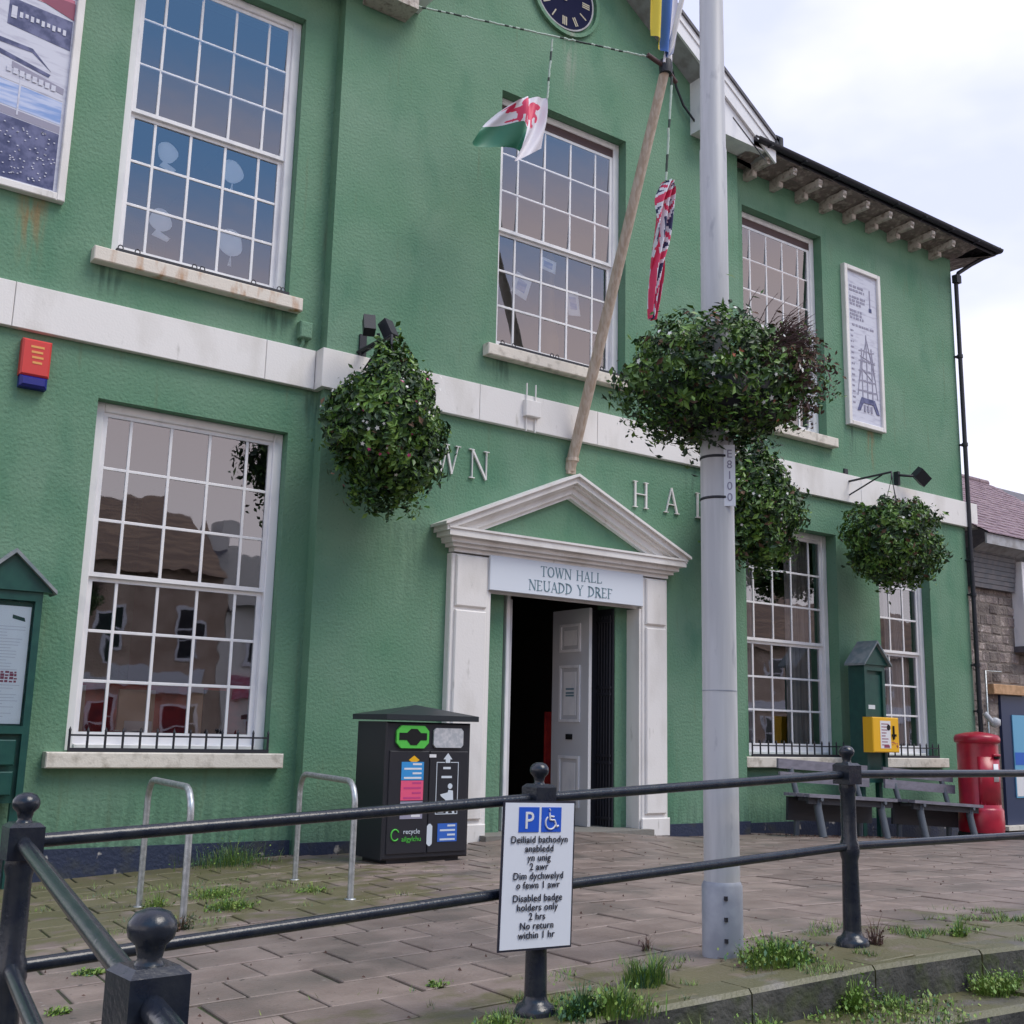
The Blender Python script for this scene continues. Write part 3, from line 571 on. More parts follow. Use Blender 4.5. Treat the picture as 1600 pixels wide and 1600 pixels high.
# eaves of the wings: soffit, corbels, gutter
def eaves(x0, x1, n, end):
    s = MB(); P = []; nx, ny = max(2, int((x1 - x0) / .08)), 7
    for i in range(nx + 1):
        for j in range(ny + 1):
            x = x0 + (x1 - x0) * i / nx; y = .21 - .62 * j / ny; P.append((x, y, 11.4 + .1 * j / ny + .03 * mnoise.noise(Vector((x * 4, y * 7, 0)))))
    s.poly(P, [(i * (ny + 1) + j, i * (ny + 1) + j + 1, (i + 1) * (ny + 1) + j + 1, (i + 1) * (ny + 1) + j) for i in range(nx) for j in range(ny)], 'soffit'); s.build('soffit', None, hall)
    for i in range(n):
        x = x0 + .42 + (x1 - x0 - .5) * i / n; c = MB(); jz = random.uniform(-.01, .01)
        c.box(x - .045, x + .045, -.36, .2, 11.31 + jz, 11.44); c.cbox(x - .055, x + .055, -.05, .2, 11.2 + jz, 11.32, .02); c.cbox(x - .05, x + .05, -.39, -.28, 11.36 + jz, 11.45, .02)
        c.build('corbel', 'corbel', hall)
    gt = MB(); R = .075; pts = [(R * math.cos(t), R * math.sin(t)) for t in fr(PI, 2 * PI, 8)]; P = []
    for x in (x0, x1 + (.78 if end else 0)): P += [(x, -.47 + a, 11.62 + c) for a, c in pts]
    k = len(pts); gt.poly(P, [(i, i + 1, k + i + 1, k + i) for i in range(k - 1)], None, True); gt.box(x0, x1 + (.7 if end else 0), -.40, -.38, 11.5, 11.66)
    for i in range(int((x1 - x0) / .9) + 1): gt.box(x0 + .3 + i * .9, x0 + .34 + i * .9, -.56, -.38, 11.53, 11.545)
    gt.build('gutter', 'iron', hall)
eaves(BX1, HX1 + .05, 9, True); eaves(HX0, BX0, 8, False)
b = MB(); b.poly([(HX1 - .02, .2, 11.42), (HX1 + .75, -.42, 11.5), (HX1 + .75, 8.4, 11.5), (HX1 - .02, 8.2, 11.42)], [(0, 1, 2, 3)]); b.build('soffit', 'soffit', hall)
b = MB(); b.tube([(HX1 + .78, -.5, 11.6), (HX1 + .78, 8.4, 11.6)], .07, 8); b.tube([(HX1 + .7, -.3, 11.55), (HX1 + .45, .0, 11.35), (HX1 + .1, .08, 11.1), (HX1 + .03, .1, 10.95)], .045, 8)
b.build('gutter', 'iron', hall)
b = MB(); b.tube([(HX1 + .02, .1, 11.0), (HX1 + .02, .1, -.3)], .045, 8); b.box(HX1 - .06, HX1 + .1, .02, .14, 10.85, 11.02)
for z in (9.2, 7.3, 4.9, 4.2, 2.8, 1.9): b.lathe([(.06, 0), (.06, .07)], HX1 + .02, .1, z, 10); b.box(HX1 - .05, HX1 + .09, .1, .2, z + .02, z + .05)
b.build('downpipe', 'iron', hall)
b = MB(); b.tube([(HX1 + .05, .02, 1.9), (HX1 + .1, -.08, 1.75), (HX1 + .18, -.1, 1.7)], .05); b.lathe([(.02, 0), (.1, .05), (.1, .16), (.03, .2)], HX1 + .2, -.1, 1.62, 12); b.build('rainwater_trap', 'grey_label', hall)
# roofs
def roof_slab(P, name='roof', th=.1):
    b = MB(); n = len(P); P = [Vector(p) for p in P]; nn = (P[1] - P[0]).cross(P[2] - P[0]).normalized(); nn = nn if nn.z > 0 else -nn
    b.poly(P + [p + nn * th for p in P], [tuple(range(n))[::-1], tuple(range(n, 2 * n))] + [(k, (k + 1) % n, (k + 1) % n + n, k + n) for k in range(n)], 'slate'); b.build(name, None, hall)
zr, ye, yr = 14.2, -.42, 4.2
k_ = (zr - 11.58) / (yr - ye); zb_ = 11.58 + k_ * (.6 - ye); hx_ = HX1 + .8 - 3.8 * (.6 - ye) / (yr - ye)
roof_slab([(HX0 - .4, ye, 11.58), (BX0, ye, 11.58), (BX0, .6, zb_), (HX0 - .4, .6, zb_)]); roof_slab([(BX1, ye, 11.58), (HX1 + .8, ye, 11.58), (hx_, .6, zb_), (BX1, .6, zb_)])
roof_slab([(HX0 - .4, .6, zb_), (hx_, .6, zb_), (HX1 - 3, yr, zr), (HX0 - .4, yr, zr)]); roof_slab([(HX1 + .8, ye, 11.58), (HX1 + .8, 8.8, 11.58), (HX1 - 3, yr, zr)])
roof_slab([(HX0 - .4, yr, zr), (HX1 - 3, yr, zr), (HX1 + .8, 8.8, 11.58), (HX0 - .4, 8.8, 11.58)])
# gable verge: boards, soffit, slates, boxed returns
AX = 9.915
for sgn in (-1, 1):
    def P2(dx, dz): return (AX + sgn * dx, cz - RAKE * dx + dz)
    EX = 4.38
    b = MB()
    for dz0, dz1, y0, y1 in ((-.02, -.16, -.47, -.43), (-.16, -.42, -.45, -.41)):
        pts = [P2(0, dz0), P2(EX, dz0), P2(EX, dz1), P2(0, dz1)]; b.prism(pts if sgn < 0 else pts[::-1], y0, y1)
    b.build('bargeboard', 'white_trim', hall)
    b = MB(); pts = [P2(0, .05), P2(EX + .05, .05), P2(EX + .05, -.02), P2(0, -.02)]; b.prism(pts if sgn < 0 else pts[::-1], -.5, 4.2); b.build('verge_slates', 'slate', hall)
    b = MB(); pts = [P2(0, -.36), P2(EX, -.36), P2(EX, -.4), P2(0, -.4)]; b.prism(pts if sgn < 0 else pts[::-1], -.41, .02); b.build('verge_soffit', 'grey_soffit', hall)
    # boxed return
    xi = 2.72; b = MB(); pts = [P2(xi, -.4), P2(EX, -.4), (AX + sgn * EX, 11.62), (AX + sgn * (EX - .1), 11.47), (AX + sgn * xi, 11.47)]
    b.prism(pts if sgn < 0 else pts[::-1], -.40, .01); b.build('boxed_return', 'white_trim', hall)
    b = MB(); p0 = P2(3.35, -.56); p1 = P2(4.15, -.56); b.prism([p0, p1, (p1[0], p1[1] - .025), (p0[0], p0[1] - .025)], -.408, -.40); b.build('cover_strip', 'iron', hall)
b = MB(); b.box(14.26, 14.42, -.5, -.38, 11.62, 11.82); b.tube([(14.38, -.46, 11.62), (14.38, -.46, 11.8)], .07, 8); b.build('verge_gutter_end', 'iron', hall)
b = MB(); b.tube([(12.2, -.02, 12.5), (12.25, -.06, 12.2), (12.4, -.08, 11.9), (12.65, -.1, 11.68), (12.78, -.42, 11.55)], .02, 6); b.lathe([(.02, 0), (.075, .04), (.075, .12), (.02, .16)], 12.8, -.3, 11.36, 10); b.build('cable_and_fitting', 'iron', hall)
# clock
ck = MB(); n = 40
def ring(b, cx, cz_, r0, r1, y0, y1):
    P = []; 
    for i in range(n):
        t = 2 * PI * i / n; c, s_ = math.cos(t), math.sin(t); P += [(cx + r0 * c, y0, cz_ + r0 * s_), (cx + r1 * c, y0, cz_ + r1 * s_), (cx + r1 * c, y1, cz_ + r1 * s_), (cx + r0 * c, y1, cz_ + r0 * s_)]
    F = []
    for i in range(n):
        a, c = 4 * i, 4 * ((i + 1) % n)
        for k in range(4): F.append((a + k, a + (k + 1) % 4, c + (k + 1) % 4, c + k))
    b.poly(P, F)
ring(ck, 9.86, 12.9, .62, .68, -.06, .0); co = ck.build('clock', 'green', hall)
b = MB(); ring(b, 9.84, 12.9, .56, .585, -.04, 0); b.build('dial_rim', 'grey_soffit', co)
b = MB(); b.prism([(9.84 + .56 * math.cos(t), 12.9 + .56 * math.sin(t)) for t in fr(0, 2 * PI * 39 / 40, 39)], -.03, 0); b.build('dial', 'clock_face', co)
b = MB()
for k in range(12):
    t = PI / 2 - 2 * PI * k / 12; c, s_ = math.cos(t), math.sin(t)
    for o in ((-.035, 0, .035), (0,), (-.02, .02))[k % 3]:
        p = Vector((9.84 + .43 * c - s_ * o, 12.9 + .43 * s_ + c * o)); d = Vector((c, s_)) * .075; nn = Vector((-s_, c)) * .011
        b.prism([tuple(p - d - nn), tuple(p + d - nn), tuple(p + d + nn), tuple(p - d + nn)], -.034, -.03)
b.build('numerals', 'gold', co)
b = MB(); b.prism([(9.82, 12.82), (9.87, 12.82), (9.85, 13.25)], -.045, -.04); b.prism([(9.8, 12.86), (9.84, 12.94), (9.55, 13.02)], -.052, -.047); b.build('clock_hands', 'gold', co)

# ---------------------------------------------------------------- fixtures on the front
a = thing('alarm_box', 'red alarm box with blue base on the green wall under the string course', 'alarm box', (2.59, .2, 4.96))
MB().cbox(2.43, 2.74, .08, .2, 5.08, 5.5, .02).build('cover', 'alarm_red', a); MB().cbox(2.44, 2.73, .075, .2, 4.95, 5.08, .03).build('strobe', 'alarm_blue', a)
b = MB()
for i, z in enumerate((5.4, 5.34, 5.28, 5.22)): b.box(2.52 + .01 * i, 2.66 - .01 * (i % 2), .076, .08, z, z + .025)
b.build('lettering', 'alarm_text', a)
def framed(name, lab, x0, x1, z0, z1):
    t = thing(name, lab, 'poster board', ((x0 + x1) / 2, YW, z0))
    MB().box(x0 + .03, x1 - .03, YW - .05, YW - .0, z0 + .03, z1 - .03).build('panel', 'print_pale', t)
    for i, q in enumerate(((x0, x0 + .09, z0, z1), (x1 - .09, x1, z0, z1), (x0 + .09, x1 - .09, z0, z0 + .09), (x0 + .09, x1 - .09, z1 - .09, z1))): MB().cbox(q[0], q[1], YW - .1, YW, q[2], q[3], .01).build('frame', 'white_ren', t)
    return t
t = framed('poster_board', 'large framed poster of harbour pictures beside the upper left window', 1.2, 2.71, 7.2, 10.6)
def pr(rects, y=YW - .051, name='print'):
    b = MB()
    for k, (pts, m) in enumerate(rects): b.prism(pts, y - .0004 * (k + 1), y, m)
    b.build(name, None, t)
pr([([(1.3, 7.32), (2.58, 7.32), (2.58, 8.02), (1.3, 8.12)], 'print_navy'), ([(1.3, 8.13), (2.58, 8.03), (2.58, 8.12), (1.3, 8.22)], 'print_grey'), ([(1.3, 8.24), (2.58, 8.14), (2.58, 8.42), (1.3, 8.55)], 'print_sky'),
    ([(1.3, 8.56), (2.58, 8.44), (2.58, 8.5), (1.3, 8.64)], 'print_pale'), ([(2.0, 8.66), (2.58, 8.52), (2.58, 8.6), (2.0, 8.74)], 'print_grey'), ([(1.9, 9.18), (2.6, 9.1), (2.6, 9.48), (1.9, 9.52)], 'print_navy'),
    ([(1.8, 8.8), (2.4, 8.68), (2.42, 8.72), (1.8, 8.86)], 'print_navy'), ([(1.7, 8.94), (2.2, 8.92), (2.42, 8.76), (2.2, 8.97), (1.7, 9.0)], 'print_navy'),
    ([(1.85, 9.62), (2.6, 9.58), (2.6, 9.76), (1.85, 9.84)], 'print_red'), ([(2.2, 9.62), (2.61, 9.5), (2.61, 9.72), (2.3, 9.72)], 'print_maroon'), ([(2.15, 9.96), (2.61, 9.78), (2.61, 9.98), (2.5, 10.05), (2.3, 10.05)], 'print_navy'),
    ([(2.1, 8.1), (2.12, 8.1), (2.12, 8.62), (2.1, 8.62)], 'print_pale'), ([(1.8, 9.86), (2.61, 9.78), (2.61, 9.81), (1.8, 9.9)], 'print_maroon'), ([(1.3, 7.95), (1.62, 7.9), (1.45, 8.4), (1.3, 8.5)], 'white_print')])
b = MB(); random.seed(3)
for i in range(130): x = random.uniform(1.4, 2.56); z = random.uniform(7.36, 7.98); b.box(x, x + .018, YW - .0595, YW - .058, z, z + .012)
for i in range(9): b.box(2.02 + i * .06, 2.055 + i * .06, YW - .0595, YW - .058, 9.3 - .004 * i + .02 * (i % 2), 9.37 - .004 * i)
for i in range(8): b.box(1.95 + i * .07, 2.0 + i * .07, YW - .0595, YW - .058, 8.6 - .01 * i, 8.67 - .01 * i)
b.box(1.93, 1.99, YW - .0595, YW - .058, 9.27, 9.42); stuff(b.build('pale_lettering', 'print_pale', t))
b = MB()
for x, s_ in ((2.22, 'O'), (2.36, 'A')): glyph(b, s_, x, 10.2, .12, YW - .056, YW - .051, 1, 1.3)
b.build('lettering', 'print_maroon', t)
t = framed('poster_board', 'narrow framed history panel with a ship drawing beside the upper right window', 16.82, 17.92, 7.12, 10.32)
b = MB(); random.seed(5); y0 = YW - .056
def dash(z, xa, xb, h, m='print_grey'):
    x = xa
    while x < xb: w = random.uniform(.03, .1); b.box(x, min(x + w, xb), y0, y0 + .004, z, z + h, m); x += w + random.uniform(.015, .04)
for z in (9.9, 9.82, 9.68, 9.61, 9.54, 9.4, 9.33, 9.26): dash(z, 17.0, 17.45 + random.uniform(-.1, .05), .045)
dash(9.12, 17.05, 17.7, .04); b.box(17.6, 17.63, y0, y0 + .004, 9.5, 9.95, 'print_grey'); b.box(17.58, 17.66, y0 - .0005, y0 + .004, 9.5, 9.58, 'print_navy')
for i in range(14): dash(9.0 - i * .11, 17.0, 17.08, .03)
def ln(xa, za, xb, zb, w=.02, m='print_grey', k=[0]):
    k[0] += 1; A, B = Vector((xa, za)), Vector((xb, zb)); n_ = (B - A).normalized(); n_ = Vector((-n_.y, n_.x)) * w / 2
    b.prism([tuple(A - n_), tuple(B - n_), tuple(B + n_), tuple(A + n_)], y0 - .0001 * k[0], y0 + .004, m)
for x, zt in ((17.3, 8.7), (17.45, 9.0), (17.6, 8.75)):
    ln(x, 7.6, x, zt, .025)
    for q in range(5): zq = 7.85 + q * .2; ln(x - .12 + .01 * q, zq, x + .12 - .01 * q, zq + .03, .022)
for xa, za, xb, zb in ((17.15, 7.75, 17.3, 8.6), (17.75, 7.75, 17.6, 8.7), (17.2, 8.0, 17.45, 8.9), (17.7, 8.1, 17.45, 8.95), (17.3, 8.3, 17.6, 8.1), (17.25, 8.55, 17.7, 8.45)): ln(xa, za, xb, zb, .014)
b.prism([(17.12, 7.45), (17.25, 7.72), (17.65, 7.72), (17.78, 7.45), (17.7, 7.45), (17.6, 7.62), (17.3, 7.62), (17.2, 7.45)], y0 - .006, y0 + .004, 'print_navy')
for x in (17.35, 17.45, 17.55): b.box(x - .03, x + .02, y0 - .006, y0 + .004, 7.45, 7.58, 'print_grey')
b.build('print', None, t)
# floodlight and empty bracket
t = thing('floodlight', 'black floodlight on a short arm on the right of the green front', 'floodlight', (18.4, .2, 6.15))
b = MB(); b.box(18.22, 18.28, .1, .2, 6.15, 6.42); b.tube([(18.25, .12, 6.35), (18.25, -.08, 6.3), (18.5, -.1, 6.33)], .025); b.build('arm', 'iron', t)
b = MB().box(-.16, .16, -.1, .05, -.11, .11, None, Matrix.Translation((18.58, -.14, 6.33)) @ Matrix.Rotation(.5, 4, 'Y') @ Matrix.Rotation(.6, 4, 'X')); b.build('lamp_housing', 'iron', t)
# ---------------------------------------------------------------- hanging baskets
def leaf_cloud(cx, cy, cz_, rx, ry, rz, n, size, seed, mats, weights, shape=None, droop=()):
    rs = random.Random(seed); b = MB()
    ids = [b.mi(m) for m in mats]
    for i in range(n):
        while True:
            v = Vector((rs.gauss(0, 1), rs.gauss(0, 1), rs.gauss(0, 1))).normalized(); 
            lump = 1 + .34 * mnoise.noise(v * 2.3 + Vector((seed, 0, 0))) + .24 * mnoise.noise(v * 5.5 + Vector((0, seed, 0)))
            r = (rs.random() ** .17) * lump
            if rs.random() < .07: r *= rs.uniform(1.02, 1.2)
            p = v * r
            s_ = shape(p.z) if shape else 1
            if s_ > 0: break
        p = Vector((cx + p.x * rx * s_, cy + p.y * ry * s_, cz_ + p.z * rz))
        d = (Vector((v.x / rx, v.y / ry, v.z / rz)).normalized() + Vector((rs.gauss(0, .6), rs.gauss(0, .6), rs.gauss(0, .6)))).normalized()
        a = d.cross(Vector((rs.gauss(0, 1), rs.gauss(0, 1), rs.gauss(0, 1)))).normalized(); c = d.cross(a)
        L_ = size * rs.choice((.6, .8, 1.0, 1.25, 1.6)) * rs.uniform(.85, 1.15); w = L_ * rs.uniform(.38, .55)
        P = [p - a * L_ / 2, p + c * w / 2 + d * w * .15, p + a * L_ / 2, p - c * w / 2 + d * w * .15]
        cl = mnoise.noise(v * 4.5 + Vector((seed * 3, 2, 0))) * 2.2 + rs.gauss(0, .35); wts = [weights[0], max(.2, weights[1] * (1 - cl * 1.6)), max(.1, weights[2] * (1 + cl * 1.9)), weights[3] * (2.2 if cl < -.7 else .7)] if len(weights) == 4 else weights
        k = rs.choices(range(len(mats)), wts)[0]; bb = len(b.v); b.v += [tuple(q) for q in P]
        for f in ((0, 1, 2), (0, 2, 3)): b.f.append(tuple(bb + q for q in f)); b.m.append(ids[k]); b.sm.append(False)
    for (dx, dy, dz, ln_, nn_) in droop:
        for i in range(nn_):
            t_ = i / nn_; p = Vector((cx + dx + rs.gauss(0, .07), cy + dy + rs.gauss(0, .07), cz_ + dz - t_ * ln_)); a = Vector((rs.gauss(0, 1), rs.gauss(0, 1), rs.gauss(0, 1))).normalized(); c = a.orthogonal().normalized()
            L_ = size * .9; b.poly([p, p + a * L_ / 2 + c * L_ * .3, p + a * L_, p + a * L_ / 2 - c * L_ * .3], [(0, 1, 2, 3)]); b.m[-1] = ids[rs.choices(range(len(mats)), weights)[0]]
    return b
LM = ['leaf', 'leaf_dark', 'leaf_light', 'leaf_brown']
def flowers(cx, cy, cz_, rx, ry, rz, n, seed, mats, size=.03):
    rs = random.Random(seed + 99); b = MB()
    for i in range(n):
        v = Vector((rs.gauss(0, 1), rs.gauss(0, 1) - .6, rs.gauss(0, 1))).normalized(); lump = 1 + .34 * mnoise.noise(v * 2.3 + Vector((seed, 0, 0))) + .24 * mnoise.noise(v * 5.5 + Vector((0, seed, 0)))
        p = Vector((cx + v.x * rx * lump, cy + v.y * ry * lump, cz_ + v.z * rz * lump)); a = v.orthogonal().normalized(); c = v.cross(a); m = rs.choice(mats); R_ = size * rs.uniform(.6, 1.1)
        b.poly([p + v * .01 + (a * math.cos(t) + c * math.sin(t)) * R_ * (1 if k % 2 else .5) for k, t in enumerate(fr(0, 2 * PI * 9 / 10, 9))], [tuple(range(10))], m)
    return b
def basket(lab, x, y, z, r, h, ybr, zbr, seed, n, brown, droop, fl, wy):
    t = thing('hanging_basket', lab, 'hanging basket', (x, y, z), 'hanging baskets on the town hall front')
    sh = (lambda q: 1.0 - .42 * max(0, q)) if h > r else None
    stuff(leaf_cloud(x, y, z, r, r * .85, h, int(n * 1.5), .085, seed, LM, (5, 5, 2.2, brown), sh, droop).build('foliage', None, t))
    stuff(flowers(x, y, z, r * .98, r * .85, h * .97, fl[0], seed, fl[1]).build('flowers', None, t))
    MB().lathe([(.02, -.3), (.18, -.25), (.3, -.05), (.32, .05), (.28, .05)], x, y, z, 16).build('basket_bowl', 'iron', t)
    b = MB(); b.box(x - .05, x + .05, wy - .03, wy, zbr - .3, zbr + .25); b.tube([(x, wy, zbr), (x, y, zbr + .02), (x, y, zbr - .1)], .02, 6); b.tube([(x, wy, zbr - .28), (x, y + .2, zbr)], .014, 6)
    for k in range(3):
        w = 2 * PI * k / 3; b.tube([(x, y, zbr - .08), (x + .3 * math.cos(w), y + .3 * math.sin(w), z + .05)], .007, 4)
    b.build('bracket', 'iron', t); return t
basket('bushy hanging basket left of the doorway covering the first wall letters', 6.56, -.8, 5.05, .76, .96, 0, 6.2, 11, 10000, .25, ((-.35, -.2, -.5, .55, 60), (.25, -.3, -.75, .45, 60), (-.6, 0, -.35, .5, 40)), (60, ['petal_white', 'petal_white', 'petal_pink']), 0)
basket('hanging basket half hidden behind the lamp post, right of the doorway', 13.22, -.8, 4.93, .78, .95, 0, 6.3, 23, 8000, .7, ((.1, -.2, -.8, .4, 80), (-.2, -.2, -.75, .3, 40)), (50, ['petal_white']), 0)
basket('wide hanging basket furthest right over the lower right window', 16.75, -.8, 4.75, .86, .78, 0, 6.0, 37, 8000, .8, ((-.5, -.1, -.5, .4, 60), (.3, -.2, -.5, .3, 50)), (30, ['petal_white']), YW)
# iron corner bits above baskets
for x, y, z, lab in ((6.5, -.55, 6.3, 'pair of dark floodlights above the left hanging basket'),):
    t = thing('twin_spotlight', lab, 'spotlight', (x, y, z))
    for s_ in (-.14, .14):
        T = Matrix.Translation((x + s_, y, z + .08)) @ Matrix.Rotation(.25 * s_ * 10, 4, 'Z') @ Matrix.Rotation(-.5, 4, 'X'); MB().box(-.075, .075, -.07, .07, -.13, .13, None, T).build('spot', 'iron', t)
    MB().tube([(x, 0, z - .1), (x, y, z - .1), (x, y, z)], .022).build('bracket', 'iron', t)
# ---------------------------------------------------------------- lamp post with its basket
LX, LY, LZ = 5.18, -7.72, g(5.18, -7.72)
t = thing('lamp_post', 'tall grey steel lamp post rising past the right of the doorway', 'lamp post', (LX, LY, LZ))
MB().lathe([(.118, -.1), (.122, 0), (.122, .40), (.110, .425)], LX, LY, LZ, 32).build('base', 'lampbase', t)
b = MB(); b.lathe([(.108, .40), (.106, 3.3), (.1, 3.45), (.093, 4.0), (.091, 5.22), (.087, 5.23), (.078, 7.5), (.06, 9.2)], LX, LY, LZ, 32); b.tube([(LX, LY, LZ + 9.1), (LX, LY - .2, LZ + 9.5), (LX, LY - 1.2, LZ + 9.7)], .04); b.build('shaft', 'lamp', t)
b = MB(); b.cbox(LX - .16, LX + .16, LY - 1.9, LY - 1.1, LZ + 9.62, LZ + 9.76, .03); b.build('lantern', 'lamp', t)
for dz in (.1, .22, .34):
    th = -2.2; MB().lathe([(.012, -.012), (.012, .012)], LX + .121 * math.cos(th), LY + .121 * math.sin(th), LZ + dz, 8).build('bolt', 'iron', t)
for z in (3.1, 2.83): MB().lathe([(.1085, 0), (.111, .003), (.111, .014), (.1085, .017)], LX, LY, z, 32).build('band', 'iron', t)
MB().lathe([(.109, 0), (.109, .006)], LX, LY, 1.62, 32).build('seam', 'lampbase', t)
dirp = Vector((-.25, -1, 0)).normalized()      # the number plate stands off the post, facing the street
T = Matrix.Translation((LX - .008, LY - .116, 2.98)) @ Matrix.Rotation(math.radians(-38), 4, 'Z')
pl = MB().box(-.036, .036, -.006, .004, -.2, .2, None, T).build('number_plate', 'sign_white', t)
for ch, z in (('E', .115), ('8', .045), ('1', -.025), ('0', -.095), ('0', -.168)): text('digit', ch, .075, 'print_grey', t, (0, 0, 0), T @ Matrix.Translation((0, -.007, z)))
BXC = LX - .03
t = thing('pole_basket', 'large planted basket ringing the grey lamp post high up', 'hanging basket', (LX, LY, 3.55))
stuff(leaf_cloud(BXC, LY, 3.62, .66, .52, .43, 14000, .044, 51, LM, (5, 5, 2.2, .5), None, ((-.52, 0, -.2, .2, 150), (.42, 0, -.2, .22, 150), (-.2, -.3, -.25, .2, 80), (-.35, .0, -.2, .15, 120), (.25, -.2, -.2, .25, 100), (0, -.4, -.2, .12, 100))).build('foliage', None, t))
rs = random.Random(8); b = MB()
for i in range(800):
    w = rs.gauss(-.4, .5); p = Vector((LX + .45 * math.cos(w), LY + .4 * math.sin(w), 3.66 + rs.uniform(-.15, .25))); q = p + Vector((math.cos(w) * rs.uniform(.08, .3), math.sin(w) * .2, rs.uniform(.0, .2)))
    b.tube([p, (p + q) / 2 + Vector((0, 0, .03)), q], [.0035, .003, .0012], 3, None, False)
stuff(b.build('dry_stems', 'twig', t))
stuff(leaf_cloud(LX + .37, LY - .25, 3.68, .34, .32, .34, 3200, .032, 77, ['leaf_brown', 'twig', 'leaf', 'leaf_light'], (3, 2, 2.5, 1)).build('withered_leaves', None, t))
stuff(flowers(LX, LY, 3.62, .66, .54, .44, 70, 51, ['petal_white', 'petal_white', 'petal_orange', 'leaf_light'], .02).build('flowers', None, t))
b = MB().lathe([(.13, -.15), (.38, -.08), (.42, .1), (.4, .1)], LX, LY, 3.45, 20); b.build('basket_bowl', 'iron', t)

# ---------------------------------------------------------------- flagpole, ropes, flags
PB = Vector((10.09, 0, 5.16)); KN = Vector((10.09, -2.08, 10.7)); dv = (KN - PB)
t = thing('flagpole', 'leaning timber flagpole rising from above the pediment', 'flagpole', PB)
MB().tube([PB, PB + dv * .5, KN], [.085, .08, .07], 14).build('pole', 'pole_wood', t)
MB().tube([KN - dv * .01, KN + dv * .55], [.04, .03], 10).build('topmast', 'white_trim', t)
b = MB(); b.lathe([(.09, -.1), (.1, 0), (.09, .1)], KN.x, KN.y, KN.z, 10, 'iron'); b.tube([KN + Vector((-.35, 0, .06)), KN, KN + Vector((.25, .05, -.12))], .035, 6, 'blind')
b.tube([KN + Vector((-.08, -.05, .02)), KN + Vector((-.05, -.08, .35)), KN + Vector((.06, -.04, .38)), KN + Vector((.1, 0, .0))], .02, 6, 'flag_white'); b.build('tackle', None, t)
b = MB(); b.lathe([(.1, 0), (.1, .05)], PB.x, -.06, PB.z + .12, 10); b.box(PB.x - .07, PB.x + .07, -.06, -.0, PB.z - .06, PB.z + .1); b.build('foot_bracket', 'pole_wood', t)
def rope(A, B, sag, n, r, name, lab, cats=('rope_pale', 'rope_dark'), seed=1):
    rs = random.Random(seed); b = MB(); P = [A.lerp(B, i / n) - Vector((0, 0, sag * 4 * (i / n) * (1 - i / n))) for i in range(n + 1)]
    for i in range(n): b.tube([P[i] + Vector((rs.gauss(0, r * .3), 0, rs.gauss(0, r * .3))), P[i + 1]], [r, r * .8], 5, cats[1] if rs.random() < .3 else cats[0], False)
    return tag(b.build(name), lab, 'rope'), P
RA = Vector((6.95, -.3, 11.33)); _, RP = rope(RA, KN + Vector((-.3, 0, .04)), .0, 60, .016, 'flag_rope', 'pale rope strung from the left eaves to the flagpole')
FP = RA.lerp(KN, .545)
rope(FP, FP + Vector((-.07, 0, -.95)), .0, 14, .018, 'flag_halyard', 'short halyard holding the red dragon flag', seed=4)
tag(MB().box(6.3, 6.98, -.38, .0, 11.24, 11.4).build('eaves_bracket', 'corbel'), 'flaking timber bracket under the left gable eaves holding the rope', 'bracket')
def cloth(name, lab, ctrl, nu, nv, colf, fold, base, du, dw, scale_to):
    """ctrl[i][j]: (x, z) offsets in metres; i along the fly, j down the hoist"""
    b = MB(); ni, nj = len(ctrl) - 1, len(ctrl[0]) - 1; P = []
    def cat(a0, a1, a2, a3, t): return .5 * ((2 * a1) + (-a0 + a2) * t + (2 * a0 - 5 * a1 + 4 * a2 - a3) * t * t + (-a0 + 3 * a1 - 3 * a2 + a3) * t ** 3)
    def samp(u, v):
        u *= ni; i = min(int(u), ni - 1); fu = u - i; v *= nj; j = min(int(v), nj - 1); fv = v - j
        G = lambda i_, j_: Vector(ctrl[max(0, min(ni, i_))][max(0, min(nj, j_))])
        R_ = [cat(*[G(i + k, j + q) for k in (-1, 0, 1, 2)], fu) for q in (-1, 0, 1, 2)]
        return cat(*R_, fv)
    for i in range(nu + 1):
        for j in range(nv + 1):
            u, v = i / nu, j / nv; p = samp(u, v); P.append((base.x + p.x, base.y + fold(u, v), base.z + p.y))
    for i in range(nu):
        for j in range(nv):
            bb = i * (nv + 1) + j; m = colf((i + .5) / nu, (j + .5) / nv)
            b.f.append((bb, bb + 1, bb + nv + 2, bb + nv + 1)); b.m.append(b.mi(m)); b.sm.append(True)
    b.v = P; o = b.build(name); o['label'] = lab; o['category'] = 'flag'; return o
s = 1 / 96.
px = lambda u, v: ((u - 851) * s * 1.05, -(v - 160) * s * .95 + (u - 851) * s * .18)
DRG = [(.5, .3, .2, .085), (.3, .22, .07, .07), (.2, .2, .08, .035), (.36, .26, .08, .06), (.62, .33, .1, .07), (.74, .27, .1, .03), (.84, .2, .04, .08), (.9, .13, .05, .025), (.46, .15, .04, .1), (.55, .12, .09, .05), (.62, .17, .06, .07),
       (.36, .42, .025, .09), (.3, .49, .05, .02), (.47, .43, .025, .08), (.6, .44, .025, .09), (.56, .51, .05, .02), (.7, .43, .025, .09), (.76, .5, .05, .02), (.24, .33, .05, .02), (.18, .37, .03, .04)]
def dragon(u, v):
    if v > .56: return 'flag_green' if u > .46 else 'flag_white'
    uu = (u - .03) / .93; vv = v
    return 'flag_red' if any(((uu - a) / rx) ** 2 + ((vv - c) / (ry * 1.1)) ** 2 < 1.6 for a, c, rx, ry in DRG) else 'flag_white'
